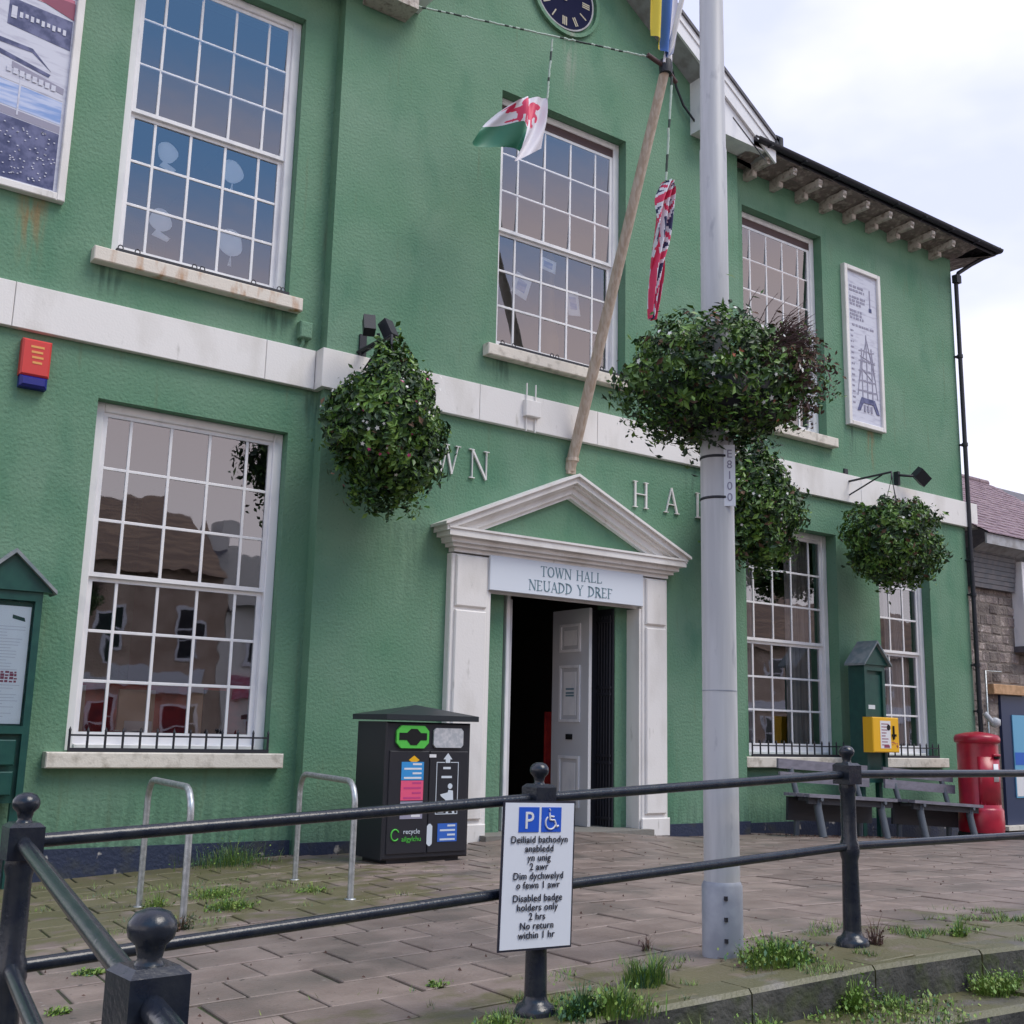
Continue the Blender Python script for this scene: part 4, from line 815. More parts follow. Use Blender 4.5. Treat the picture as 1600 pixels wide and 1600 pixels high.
cloth('red_dragon_flag', 'white and green flag with a red dragon blowing in front of the central window',
      [[px(851, 160), px(849, 200), px(845, 238)], [px(828, 163), px(824, 212), px(800, 268)], [px(806, 176), px(805, 206), px(806, 244)], [px(785, 190), px(766, 212), px(744, 246)]],
      130, 90, dragon, lambda u, v: .2 * math.sin(u * 7 + v * 2) * u + .03 * math.sin(u * 21 - v * 5), FP + Vector((-.07, 0, -.93)), 0, 0, 0)
HP = Vector((10.05, -2.25, 10.45))
rope(HP, HP + Vector((-.03, .1, -1.55)), .0, 12, .02, 'flag_halyard', 'dark and pale halyard holding the furled red white and blue flag', seed=9)
def jack(u, v):
    X = (v * 2.1 + u * .25) % 1 * 2 - 1; Y = abs(((u * 1.3 + v * .4) % 1) * 2 - 1)
    if abs(X) < .16 or Y < .22: return 'flag_red'
    if abs(X) < .3 or Y < .4: return 'flag_white'
    d_ = abs(abs(X) - Y); return 'flag_red' if d_ < .08 else ('flag_white' if d_ < .24 else 'flag_navy')
q = [(.05, 0), (-.03, -.35), (-.08, -.9), (-.16, -1.35), (-.27, -2.1)]; wd = [.06, .12, .13, .09, .05]
cloth('furled_union_flag', 'furled red white and blue flag hanging straight down by the flagpole', [[(a + (k - 1.5) / 1.5 * w_ * 1.0, c) for (a, c), w_ in zip(q, wd)] for k in range(4)], 36, 90, jack,
      lambda u, v: .09 * math.sin(u * 16 + v * 9) * (1.1 - .5 * v), HP + Vector((-.03, .1, -1.55)), 0, 0, 0)
UF = KN + dv * .05
cloth('blue_and_yellow_flag', 'blue and yellow flag hanging beside the top of the flagpole', [[(-.34, 1.3), (-.34, .5), (-.33, .12)], [(-.2, 1.3), (-.2, .5), (-.2, .0)], [(-.02, 1.3), (-.05, .5), (-.08, -.12)], [(.16, 1.3), (.13, .5), (-.0, -.08)]], 30, 30,
      lambda u, v: 'flag_yellow' if u < .42 else ('flag_blue' if u < .8 else 'flag_white'), lambda u, v: .06 * math.sin(u * 15 + v * 2) - .1, Vector((KN.x + .0, KN.y - .0, KN.z + .22)), 0, 0, 0)

# ---------------------------------------------------------------- railing
rail = thing('railing', 'black iron railing with ball-topped posts along the kerb', 'railing', (3.5, -8.08, 0))
posts = [(1.04, -8.22, -.11), (3.51, -8.08, .0), (5.93, -8.08, .11), (8.4, -8.08, .11), (10.9, -8.08, .11), (13.4, -8.08, .11)]
posts2 = [(.80, -10.39, -.21), (.56, -12.5, -.29)]
def post(x, y, z, rot=0):
    b = MB(); b.lathe([(.056, .02), (.054, .2), (.049, .5), (.058, .53), (.062, .555), (.058, .6), (.048, .63), (.046, .9), (.055, .93), (.05, .965)], x, y, z, 20)
    o = b.build('post', 'black', rail)
    MB().lathe([(.1, -.02), (.102, .02), (.09, .045), (.068, .055), (.058, .075), (.055, .09)], x, y, z, 20).build('post_base', 'black', o)
    T = Matrix.Translation((x, y, z)) @ Matrix.Rotation(rot, 4, 'Z')
    b = MB(); b.box(-.062, .062, -.062, .062, .96, 1.075, None, T)
    P = [Vector((sx * w, sy * w, zz)) for zz, w in ((1.075, .062), (1.09, .045)) for sx, sy in ((-1, -1), (1, -1), (1, 1), (-1, 1))]
    b.poly([tuple(T @ p) for p in P], [(0, 1, 5, 4), (1, 2, 6, 5), (2, 3, 7, 6), (3, 0, 4, 7), (4, 5, 6, 7)])
    b.build('post_head', 'black', o)
    MB().lathe([(.03, 1.09), (.024, 1.1), (.03, 1.125), (.045, 1.14), (.049, 1.155), (.047, 1.17), (.035, 1.187), (.015, 1.195), (.003, 1.196)], x, y, z, 24).build('ball_finial', 'black', o)
for p in posts: post(*p)
for p in posts2: post(*p, rot=.08)
def rails(a, c, cut=.05):
    A, B = Vector(a), Vector(c); d = (B - A).normalized()
    for dz, r in ((1.02, .026), (.585, .026)):
        P0, P1 = A + d * cut + Vector((0, 0, dz)), B - d * cut + Vector((0, 0, dz)); MB().tube([P0, P1], r, 16).build('rail', 'black', rail)
for i in range(len(posts) - 1): rails(posts[i], posts[i + 1])
rails(posts[0], posts2[0]); rails(posts2[0], posts2[1])
# parking sign
sg = thing('parking_sign', 'white bilingual disabled parking sign strapped to the railing post', 'sign', (3.45, -8.16, .32))
R_ = Matrix.Translation((3.447, -8.165, .665)) @ Matrix.Rotation(math.radians(1.4), 4, 'Y')
MB().box(-.222, .222, .0, .006, -.348, .348, None, R_).build('backing', 'text_black', sg)
MB().box(-.212, .212, -.003, .0, -.338, .338, None, R_).build('plate', 'sign_white', sg)
MB().box(-.13, -.008, -.006, -.003, .2, .318, None, R_).build('blue_square', 'sign_blue', sg); MB().box(.008, .13, -.006, -.003, .2, .318, None, R_).build('blue_square', 'sign_blue', sg)
def stx(s_, size, m, x, z, nm='lettering'): return text(nm, s_, size, m, sg, (0, 0, 0), R_ @ Matrix.Translation((x, -.0075, z)), ext=.001, off=size * .006, sp=1.06)
stx('P', .115, 'white_print', -.07, .217, 'letter')
b = MB(); yy = -.008; cx_, cz2 = .062, .245
b.tube([tuple(R_ @ Vector((cx_ + .032 * math.cos(a_), yy, cz2 + .032 * math.sin(a_)))) for a_ in fr(2.2, 6.0, 14)], .0045, 5)
for p0, p1 in (((cx_ - .008, .305), (cx_ - .006, .306)), ((cx_ - .008, .292), (cx_ - .004, .258)), ((cx_ - .006, .275), (cx_ + .02, .273)), ((cx_ - .004, .258), (cx_ + .025, .256)), ((cx_ + .025, .256), (cx_ + .038, .225)), ((cx_ + .038, .225), (cx_ + .05, .23))):
    b.tube([tuple(R_ @ Vector((p0[0], yy, p0[1]))), tuple(R_ @ Vector((p1[0], yy, p1[1])))], .005 if p0[1] < .3 else .008, 6)
b.build('wheelchair_symbol', 'white_print', sg)
zl = .15
for i, line in enumerate(('Deiliaid bathodyn', 'anabledd', 'yn unig', '2 awr', 'Dim dychwelyd', 'o fewn 1 awr', 'Disabled badge', 'holders only', '2 hrs', 'No return', 'within 1 hr')):
    stx(line, .0465, 'text_black', 0, zl); zl -= .0425 if i != 5 else .06
# ---------------------------------------------------------------- cycle stands
def cstand(x0, y0, x1, y1, zt, lab):
    z0, z1 = g(x0, y0) - .05, g(x1, y1) - .05; A, B = Vector((x0, y0, 0)), Vector((x1, y1, 0)); d = (B - A).normalized(); L_ = (B - A).length; P = [Vector((x0, y0, z0)), Vector((x0, y0, zt - .2))]; R = .2
    for a_ in fr(0, PI / 2, 7)[1:]: P.append(A + d * R * (1 - math.cos(a_)) + Vector((0, 0, zt - R + R * math.sin(a_))))
    for a_ in fr(PI / 2, 0, 7)[:-1]: P.append(B - d * R * (1 - math.cos(a_)) + Vector((0, 0, zt - R + R * math.sin(a_))))
    P += [Vector((x1, y1, zt - .2)), Vector((x1, y1, z1))]
    t_ = thing('cycle_stand', lab, 'cycle stand', (x0, y0, z0 + .05), 'cycle stands by the wall'); MB().tube(P, .027, 12).build('hoop', 'galv', t_)
    for x, y in ((x0, y0), (x1, y1)): MB().lathe([(.05, 0), (.05, .006), (.03, .01)], x, y, g(x, y), 12).build('foot', 'galv', t_)
cstand(3.20, -4.07, 3.34, -2.62, .86, 'grey steel cycle hoop in front of the lower left window')
cstand(4.78, -3.75, 5.05, -2.07, .88, 'grey steel cycle hoop beside the black litter bin')
# ---------------------------------------------------------------- bin
bx0, bx1, by0, by1 = 6.28, 7.46, -1.6, -.85; bz = g(6.8, -1.2) - .01; bt = 1.44
bn = thing('litter_bin', 'black twin recycling and litter bin left of the doorway', 'litter bin', (6.9, -1.2, bz))
b = MB(); b.cbox(bx0 + .02, bx1 - .03, by0 + .04, by1 - .04, bz + .06, bt - .02, .02); b.build('body', 'bin', bn)
MB().box(bx0 + .12, bx1 - .12, by0 + .1, by1 - .1, bz, bz + .07).build('foot', 'bin', bn)
b = MB(); zt_ = bt; P = [(bx0 - .02, by0 - .03, zt_), (bx1 + .03, by0 - .03, zt_), (bx1 + .03, by1 + .03, zt_), (bx0 - .02, by1 + .03, zt_)]; P += [(p[0], p[1], zt_ + .06) for p in P[:4]]; P += [(6.87, -1.22, 1.62)]
b.poly(P, [(0, 1, 5, 4), (1, 2, 6, 5), (2, 3, 7, 6), (3, 0, 4, 7), (4, 5, 8), (5, 6, 8), (6, 7, 8), (7, 4, 8), (3, 2, 1, 0)]); b.build('lid', 'bin_lid', bn)
yf = by0 + .04; mx_ = (bx0 + bx1) / 2
for a_, c_ in ((bx0 + .07, mx_ - .006), (mx_ + .006, bx1 - .07)): MB().cbox(a_, c_, yf - .018, yf + .001, bz + .12, bt - .34, .008).build('door', 'bin', bn)
yp = yf - .02
def oct_(x0, x1, z0, z1, c): return [(x0 + c, z0), (x1 - c, z0), (x1, z0 + c), (x1, z1 - c), (x1 - c, z1), (x0 + c, z1), (x0, z1 - c), (x0, z0 + c)]
MB().prism(oct_(6.42, 6.84, 1.13, 1.38, .06), yf - .03, yf).build('aperture_surround', 'lime', bn)
b = MB().prism([(6.45, 1.22), (6.55, 1.22), (6.6, 1.165), (6.68, 1.165), (6.73, 1.22), (6.81, 1.22), (6.81, 1.3), (6.73, 1.3), (6.68, 1.345), (6.6, 1.345), (6.55, 1.3), (6.45, 1.3)], yf - .034, yf - .03); b.build('slot', 'hole', bn)
b = MB().prism(oct_(6.91, 7.31, 1.14, 1.36, .03), yf - .025, yf); b.build('flap', 'grey_label', bn)
b = MB(); b.prism([(6.59, 1.0), (6.66, 1.05), (6.73, 1.0), (6.66, .96)], yp - .002, yp, 'yellow'); b.build('recycle_mark', None, bn)
def lab_(x0, x1, z0, z1, m, nm='sticker', lines=0, lm='white_print'):
    q = MB().box(x0, x1, yp - .003, yp, z0, z1, m).build(nm, None, bn)
    if lines:
        l = MB(); 
        for i in range(lines): z = z1 - (i + .7) * (z1 - z0) / lines; l.box(x0 + (x1 - x0) * (.5 if i % 2 == 0 else .12), x1 - (x1 - x0) * .1, yp - .0045, yp - .003, z, z + (z1 - z0) / lines * .4)
        l.build('print', lm, bn)
lab_(6.50, 6.79, .78, .98, 'blue_sticker', lines=4); lab_(6.50, 6.79, .56, .775, 'pink_sticker', lines=4, lm='petal_pink'); lab_(6.50, 6.79, .36, .55, 'print_grey', lines=3); lab_(7.0, 7.26, .1, .3, 'blue_poster', lines=4, lm='pale_print')
lab_(6.86, 6.95, 1.03, 1.065, 'white_print')
b = MB()
for q_ in ((6.96, 6.968, .4, .98), (7.25, 7.258, .4, .98), (6.968, 7.25, .4, .408), (6.968, 7.07, .972, .98), (7.15, 7.25, .972, .98)): b.box(q_[0], q_[1], yp - .002, yp, q_[2], q_[3])
b.prism([(7.11, 1.08), (7.05, 1.01), (7.08, 1.01), (7.08, .97), (7.14, .97), (7.14, 1.01), (7.17, 1.01)], yp - .002, yp)
for z, w in ((.9, .05), (.8, .07)): b.box(7.1 - w, 7.1 + w, yp - .002, yp, z, z + .025)
b.prism(oct_(7.12, 7.18, .68, .74, .018), yp - .002, yp); b.prism([(7.13, .67), (7.19, .66), (7.2, .5), (7.22, .41), (7.19, .41), (7.16, .5), (7.13, .41), (7.1, .41), (7.13, .53), (7.03, .6), (7.02, .62), (7.12, .64)], yp - .0025, yp); b.prism([(6.99, .42), (7.07, .42), (7.08, .52), (6.98, .52)], yp - .002, yp)
b.prism(oct_(6.86, 6.93, .06, .3, .025), yp - .002, yp); b.build('white_pictogram', 'pale_print', bn)
b = MB(); b.tube([(6.45 + .05 * math.cos(a_), yp - .002, .19 + .06 * math.sin(a_)) for a_ in fr(.5, 5.6, 14)], .009, 5); b.build('logo', 'lime', bn)
text('lettering', 'recycle', .075, 'pale_print', bn, (6.66, yp - .003, .2)); text('lettering', 'ailgylchu', .075, 'lime', bn, (6.66, yp - .003, .12))
b = MB(); b.prism([(7.0, -.07), (7.3, -.055), (7.28, -.04), (7.0, -.06)], -1.72, -1.64); 
# ---------------------------------------------------------------- notice boards
def board(x0, x1, yfr, ybk, zb, ze, za, lab, big):
    cx = (x0 + x1) / 2; t_ = thing('notice_board', lab, 'notice board', (cx, (yfr + ybk) / 2, g(cx, yfr)))
    ov = .12 if big else .1
    b = MB(); b.box(x0, x0 + .07, yfr, ybk, zb, ze); b.box(x1 - .07, x1, yfr, ybk, zb, ze); b.box(x0 + .07, x1 - .07, yfr + .06, ybk, zb, ze)
    b.box(x0 + .07, x1 - .07, yfr, yfr + .06, ze - .1, ze - .001); b.box(x0 + .07, x1 - .07, yfr, yfr + .06, 1.2 if big else zb, 1.28 if big else zb + .08)
    b.build('case', 'darkgreen', t_)
    MB().prism([(x0 - ov + .03, ze), (x1 + ov - .03, ze), (cx, za - .03)], yfr - .03, ybk).build('gable_panel', 'darkgreen', t_)
    for s_ in (-1, 1):
        xe = x0 - ov if s_ < 0 else x1 + ov; pts = [(cx, za - .03), (xe, ze - .02), (xe, ze + .02), (cx, za + .015)]
        MB().prism(pts if s_ > 0 else pts[::-1], yfr - .09, ybk).build('roof_board', 'lead', t_)
    for x in (x0 + .05, x1 - .05): MB().box(x - .045, x + .045, (yfr + ybk) / 2 - .04, (yfr + ybk) / 2 + .04, g(x, -.2) - .05, zb).build('leg', 'darkgreen', t_)
    return t_
t_ = board(2.22, 2.87, -.12, .1, .5, 2.68, 3.1, 'large dark green notice board at the left edge showing a white timetable', True)
b = MB(); b.box(2.31, 2.78, -.064, -.061, 1.3, 2.52, 'paper'); rs = random.Random(2)
for i in range(30):
    z = 2.3 - i * .032
    if 14 < i < 19: 
        for k in range(8): b.box(2.36 + k * .045, 2.36 + k * .045 + rs.uniform(.02, .04), -.0655, -.064, z, z + rs.uniform(.01, .03), 'print_maroon')
    else: b.box(2.35, 2.35 + rs.uniform(.2, .4), -.0655, -.064, z, z + .007, 'pale_print')
b.prism([(2.6, 2.43), (2.72, 2.4), (2.73, 2.36), (2.6, 2.39)], -.0655, -.064, 'darkgreen'); b.build('timetable', None, t_)
MB().box(2.295, 2.8, -.085, -.081, 1.28, 2.575).build('glass', 'case_glass', t_)
for z0, z1 in ((.58, .82), (.88, 1.14)): MB().cbox(2.34, 2.75, -.135, -.12, z0, z1, .012).build('panel', 'darkgreen', t_)
t_ = board(16.36, 16.92, -.36, -.02, .62, 2.62, 3.03, 'dark green notice board on legs between the lower right windows', False)
MB().box(16.44, 16.84, -.325, -.3, .8, 2.45).build('door_panel', 'darkgreen', t_); MB().box(16.48, 16.66, -.33, -.325, 1.86, 1.93).build('label', 'pale_print', t_)
yb_ = thing('collection_box', 'bright yellow box with printed instructions fixed to the right notice board', 'box', (16.6, -.55, 1.13))
MB().cbox(16.24, 16.96, -.58, -.38, 1.13, 1.72, .015).build('case', 'yellow', yb_)
MB().box(16.44, 16.72, -.583, -.58, 1.2, 1.66).build('label', 'white_print', yb_)
b = MB(); rs = random.Random(6)
for i in range(8): b.box(16.47, 16.47 + rs.uniform(.1, .22), -.5855, -.583, 1.6 - i * .05, 1.615 - i * .05)
b.box(16.53, 16.68, -.5855, -.583, 1.21, 1.25); b.build('print', 'print_maroon', yb_)
b = MB(); b.prism(oct_(16.62, 16.71, 1.5, 1.6, .03), -.588, -.58); b.box(16.78, 16.81, -.6, -.58, 1.35, 1.58); b.box(16.75, 16.86, -.6, -.58, 1.4, 1.44); b.build('handle', 'hole', yb_)
b = MB()
for i in range(10): x, z = rs.uniform(16.72, 16.92), rs.uniform(1.17, 1.32); b.box(x, x + .03, -.583, -.58, z, z + .02)
b.build('orange_dots', 'petal_orange', yb_)
# ---------------------------------------------------------------- benches
def bench(xa, xb, za_, zb_, lab):
    L_ = xb - xa; tilt = math.atan2(zb_ - za_, L_); t_ = thing('bench', lab, 'bench', (xa, -1.0, g(xa, -1)), 'benches in front of the right windows')
    T = Matrix.Translation((xa, -1.1, za_)) @ Matrix.Rotation(-tilt, 4, 'Y')
    for i in range(4): MB().box(0, L_, .0 + i * .13, .115 + i * .13, -.05, .0, None, T).build('seat_slat', 'bench_slat', t_)
    for i, (z, y) in enumerate(((.16, .56), (.36, .6))): MB().box(-.02, L_ + .02, y, y + .04, z, z + .15, None, T).build('back_slat', 'bench_slat', t_)
    MB().box(.05, L_ - .05, .06, .1, -.15, -.052, None, T).build('front_rail', 'bench_frame_and_shade', t_); MB().box(.05, L_ - .05, .46, .5, -.42, -.06, None, T).build('rear_shade_panel', 'bench_frame_and_shade', t_)  # rear panel deepened as a dark stand-in for the shade under the seat
    for f in (.14, .86):
        x = L_ * f; b = MB(); gz = -(za_ + .05) + g(xa + x, -1) - (zb_ - za_) * f + .0
        b.tube([tuple(T @ Vector((x, y, z))) for y, z in ((.1, -.05), (.09, -.2), (.05, -.36), (-.02, gz + .05))], .06, 8); b.tube([tuple(T @ Vector((x, y, z))) for y, z in ((.0, -.07), (.55, -.09))], .035, 6)
        b.tube([tuple(T @ Vector((x, y, z))) for y, z in ((.5, gz + .05), (.5, -.05), (.68, .5))], .045, 6); b.build('frame', 'bench_leg', t_)
bench(13.95, 16.12, .51, .40, 'grey slatted bench below the window nearer the doorway')
bench(16.58, 18.55, .38, .26, 'grey slatted bench next to the red pillar box')
# ---------------------------------------------------------------- pillar box
px_, py_, pz_ = 18.93, -.8, g(18.93, -.8)
t_ = thing('pillar_box', 'round red pillar box at the right corner of the town hall', 'postbox', (px_, py_, pz_))
MB().lathe([(.4, 0), (.4, .1), (.385, .12), (.385, .14)], px_, py_, pz_, 32).build('base', 'iron', t_)
MB().lathe([(.38, .14), (.39, .2), (.39, .52), (.37, .55), (.355, .57), (.35, 1.68)], px_, py_, pz_, 40).build('body', 'post_red', t_)
MB().lathe([(.355, 1.68), (.385, 1.7), (.395, 1.74), (.39, 1.79), (.36, 1.83), (.2, 1.87), (.02, 1.89)], px_, py_, pz_, 40).build('cap', 'post_red', t_)
def curved(a0, a1, z0, z1, r, th_=.006):
    b = MB(); n_ = 8; P = []
    for i in range(n_ + 1):
        a_ = math.radians(a0 + (a1 - a0) * i / n_)
        for rr in (r, r + th_):
            for z in (z0, z1): P.append((px_ + rr * math.cos(a_), py_ + rr * math.sin(a_), pz_ + z))
    F = [(4 * i + 2, 4 * i + 6, 4 * i + 7, 4 * i + 3) for i in range(n_)] + [(4 * i + 3, 4 * i + 7, 4 * i + 5, 4 * i + 1) for i in range(n_)] + [(4 * i, 4 * i + 4, 4 * i + 6, 4 * i + 2) for i in range(n_)] + [(0, 2, 3, 1), (4 * n_ + 1, 4 * n_ + 3, 4 * n_ + 2, 4 * n_)]
    b.poly(P, F, None, True); return b
curved(-150, -62, .62, 1.45, .35).build('door', 'post_red', t_); curved(-100, -66, 1.42, 1.47, .362).build('slot', 'hole', t_); curved(-104, -62, 1.46, 1.5, .352, .03).build('slot_hood', 'post_red', t_)
curved(-104, -82, 1.02, 1.33, .357).build('notice_plate', 'white_print', t_)
# ---------------------------------------------------------------- neighbouring stone house
nh = thing('stone_house', 'rubble stone house with plum slate roof at the right edge', 'building', (21.0, .3, -.6))
MB().box(20.72, 30, .36, 8, -1.0, 4.75).build('wall', 'mortar', nh)
rs = random.Random(12); z = -.6; nst = 0
sm_cache = []
for k in range(10):
    b = MB(); q = [(-.5 + rs.uniform(0, .06), -.5 + rs.uniform(0, .1)), (.5 - rs.uniform(0, .06), -.5 + rs.uniform(0, .1)), (.5 - rs.uniform(0, .03), .1), (.5 - rs.uniform(0, .08), .5 - rs.uniform(0, .08)), (-.5 + rs.uniform(0, .08), .5 - rs.uniform(0, .08)), (-.5 + rs.uniform(0, .03), 0)]
    P = [(x, 0, z_) for x, z_ in q] + [(x * .82, -1, z_ * .8) for x, z_ in q]; b.poly(P, [(6, 7, 8, 9, 10, 11)] + [(i, (i + 1) % 6, (i + 1) % 6 + 6, i + 6) for i in range(6)]); o = b.build('stone', 'stone'); sm_cache.append(o.data); bpy.data.objects.remove(o)
while z < 4.5:
    h = rs.uniform(.15, .27); x = 20.72 + rs.uniform(0, .1)
    while x < 24.3:
        w = rs.uniform(.18, .46); cxs, czs = x + w / 2, z + h / 2
        if not (21.58 < cxs < 24 and czs < 2.3) and not (22.34 < cxs < 23.6 and 3.35 < czs) and nst < 298:
            o = inst('stone', rs.choice(sm_cache), nh, (0, 0, 0)); o.matrix_parent_inverse = Matrix.Translation(nh.location).inverted(); o.location = (cxs, .361, czs); o.scale = (w - .012 + rs.uniform(-.01, .01), rs.uniform(.004, .02), h - .01 + rs.uniform(-.012, .012)); o.rotation_euler = (0, rs.uniform(-.05, .05), 0); nst += 1
        x += w
    z += h
MB().cbox(21.22, 22.5, .2, .36, 2.3, 2.5, .01).build('lintel_board', 'timber_pale', nh); MB().box(21.6, 23.4, .3, .36, -.4, 2.29).build('door', 'navy_door', nh)
MB().box(21.95, 23.0, .28, .3, .25, 1.9).build('poster', 'cyan_poster', nh); b = MB(); b.box(21.97, 23.0, .275, .28, .28, .75, 'white_print'); b.box(21.97, 23.0, .275, .28, .9, 1.15, 'blue_poster'); b.build('poster_print', None, nh)
MB().box(21.3, 24, .1, .36, -.36, -.28).build('threshold', 'sill', nh)
b = MB(); b.cbox(22.36, 22.5, .1, .4, 3.32, 5.1, .01); b.cbox(22.5, 23.6, .1, .4, 3.32, 3.46, .01); b.cbox(22.5, 23.6, .1, .4, 4.98, 5.1, .01); b.box(22.5, 23.6, .22, .28, 4.14, 4.22); w_ = b.build('window', 'white_trim', nh)
MB().box(22.5, 23.6, .25, .252, 3.46, 4.98).build('pane', 'pane', w_); MB().box(22.5, 23.6, .6, .62, 3.4, 5.0).build('blind', 'curtain', w_)
MB().box(22.3, 23.7, .05, .36, 3.2, 3.32).build('window_sill', 'slate', nh)
for i in range(8): MB().box(20.72, 22.3, .25 - .01 * i, .36, 4.45 + i * .1, 4.545 + i * .1).build('hung_slate', 'slate_wall', nh)
b = MB(); b.poly([(20.72, -.1, 5.33), (26, -.1, 5.33), (26, .36, 5.1), (20.72, .36, 5.1)], [(0, 1, 2, 3)]); b.box(20.72, 26, -.14, -.1, 5.28, 5.5); b.build('eaves_board', 'grey_soffit', nh)
rb = MB(); rs = random.Random(4)
for r in range(22):
    y0, z0 = -.18 + r * .17, 5.5 + r * .115; x = 20.72 - (r % 2) * .12
    while x < 27: w = .24; dz = rs.uniform(0, .012); rb.poly([(x, y0, z0 + .02 + dz), (x + w - .008, y0, z0 + .02 + dz), (x + w - .008, y0 + .3, z0 + .19), (x, y0 + .3, z0 + .19), (x, y0, z0 + dz), (x + w - .008, y0, z0 + dz)], [(0, 1, 2, 3), (4, 5, 1, 0)]); x += w
stuff(rb.build('roof_slates', 'plum_tile', nh))
b = MB(); b.poly([(20.72, -.15, 5.49), (30, -.15, 5.49), (30, 3.6, 8.02), (20.72, 3.6, 8.02)], [(0, 1, 2, 3)]); b.poly([(20.72, 3.6, 8.02), (30, 3.6, 8.02), (30, 8, 5.4), (20.72, 8, 5.4)], [(0, 1, 2, 3)]); b.build('roof', 'slate', nh)
for i in range(14): MB().tube([(20.72 + i * .45, 3.6, 8.05), (21.15 + i * .45, 3.6, 8.05)], .1, 8).build('ridge_tile', 'plum_tile', nh)
b = MB(); b.tube([(20.95, .2, -.4), (20.95, .2, 2.75), (21.5, .2, 2.75)], .02, 6); b.build('pipe', 'galv', nh)
# ---------------------------------------------------------------- houses across the street (seen mirrored in the panes)
flat('brown_render', (0.42, 0.3, 0.22), 0.9, col2=(0.55, 0.42, 0.32), nscale=1.2); flat('cream_render', (0.8, 0.76, 0.68), 0.9); flat('pink_render', (0.75, 0.45, 0.4), 0.9)
M['brown_roof'] = mat('mossy_brown_tiles', (0.16, 0.1, 0.07), 0.9, col2=(0.26, 0.17, 0.11), nscale=2.2, stretch=(.3, 1.5, 4), lo=.45, hi=.6)
flat('dark_glass', (0.02, 0.025, 0.03), 0.1)
for i, (x0, x1, ez, rz_, m, lab) in enumerate(((-14, -2, 6.2, 9.2, 'cream_render', 'cream house across the street, furthest left'), (-2, 7, 5.6, 8.6, 'brown_render', 'brown stone house across the street opposite the left wing'),
        (7, 15, 6.6, 9.6, 'brown_render', 'taller brown house across the street opposite the door'), (15, 25, 5.6, 8.4, 'cream_render', 'cream house across the street opposite the benches'),
        (25, 37, 6.4, 9.4, 'pink_render', 'pink rendered house across the street beyond the cream one'), (37, 60, 5.8, 8.8, 'brown_render', 'long brown house across the street, furthest right'))):
    t_ = thing('terraced_house', lab, 'building', ((x0 + x1) / 2, -24, -.6)); Y0 = -25
    MB().box(x0 + .01, x1 - .01, Y0 - 8, Y0, -.6, ez).build('wall', m, t_)
    b = MB(); b.poly([(x0, Y0 + .4, ez - .1), (x1, Y0 + .4, ez - .1), (x1, Y0 - 4, rz_), (x0, Y0 - 4, rz_), (x1, Y0 - 8.4, ez - .1), (x0, Y0 - 8.4, ez - .1)], [(0, 1, 2, 3), (3, 2, 4, 5), (0, 3, 5), (1, 4, 2)]); b.build('roof', 'brown_roof' if i in (1, 2, 5) else 'slate', t_)
    b = MB().box(x0 + .6, x0 + 1.5, Y0 - 4.5, Y0 - 3.6, rz_ - .6, rz_ + 1.1); b.build('chimney', m, t_)
    MB().box(x0 + .5, x1 - .5, Y0, Y0 + .15, 2.5, 3.1).build('shop_fascia', ('sign_blue', 'timber_pale', 'white_print', 'print_red', 'darkgreen', 'white_print')[i], t_)
    n_ = int((x1 - x0) / 2.6)
    for k in range(n_):
        for z0 in (.6, 3.5):
            x = x0 + (k + .5) * (x1 - x0) / n_; b = MB()
            for q_ in ((x - .55, x - .45, z0, z0 + 1.6), (x + .45, x + .55, z0, z0 + 1.6), (x - .45, x + .45, z0, z0 + .1), (x - .45, x + .45, z0 + 1.5, z0 + 1.6), (x - .45, x + .45, z0 + .77, z0 + .83)): b.box(q_[0], q_[1], Y0, Y0 + .05, q_[2], q_[3])
            w_ = b.build('window', 'white_trim', t_); MB().box(x - .45, x + .45, Y0, Y0 + .02, z0 + .1, z0 + 1.5).build('pane', 'dark_glass', w_)
for tx_, ty_, th_, lab in ((5.6, -21.5, 5.2, 'dark tree added across the road opposite the bin for the panes to mirror'), (27.5, -21.5, 4.6, 'small tree added across the road opposite the pillar box for the panes to mirror')):
    t_ = thing('reflection_tree', lab, 'tree', (tx_, ty_, -.6)); b = MB(); b.tube([(tx_, ty_, -.6), (tx_ + .05, ty_, 1.5), (tx_, ty_ + .1, th_ - 1.2)], [.16, .12, .07], 8)  # unseen trees added to put dark masses in the window reflections
    for k in range(6): a_ = k * 1.05; b.tube([(tx_, ty_ + .05, 1.8 + .25 * k), (tx_ + math.cos(a_) * .9, ty_ + math.sin(a_) * .9, th_ - 1.2 + .2 * k)], [.06, .02], 5)
    b.build('trunk', 'twig', t_); stuff(leaf_cloud(tx_, ty_, th_ - .6, 1.5, 1.5, 1.5, 5000, .16, int(tx_ * 7), LM, (5, 6, 1.5, .5)).build('crown', None, t_))
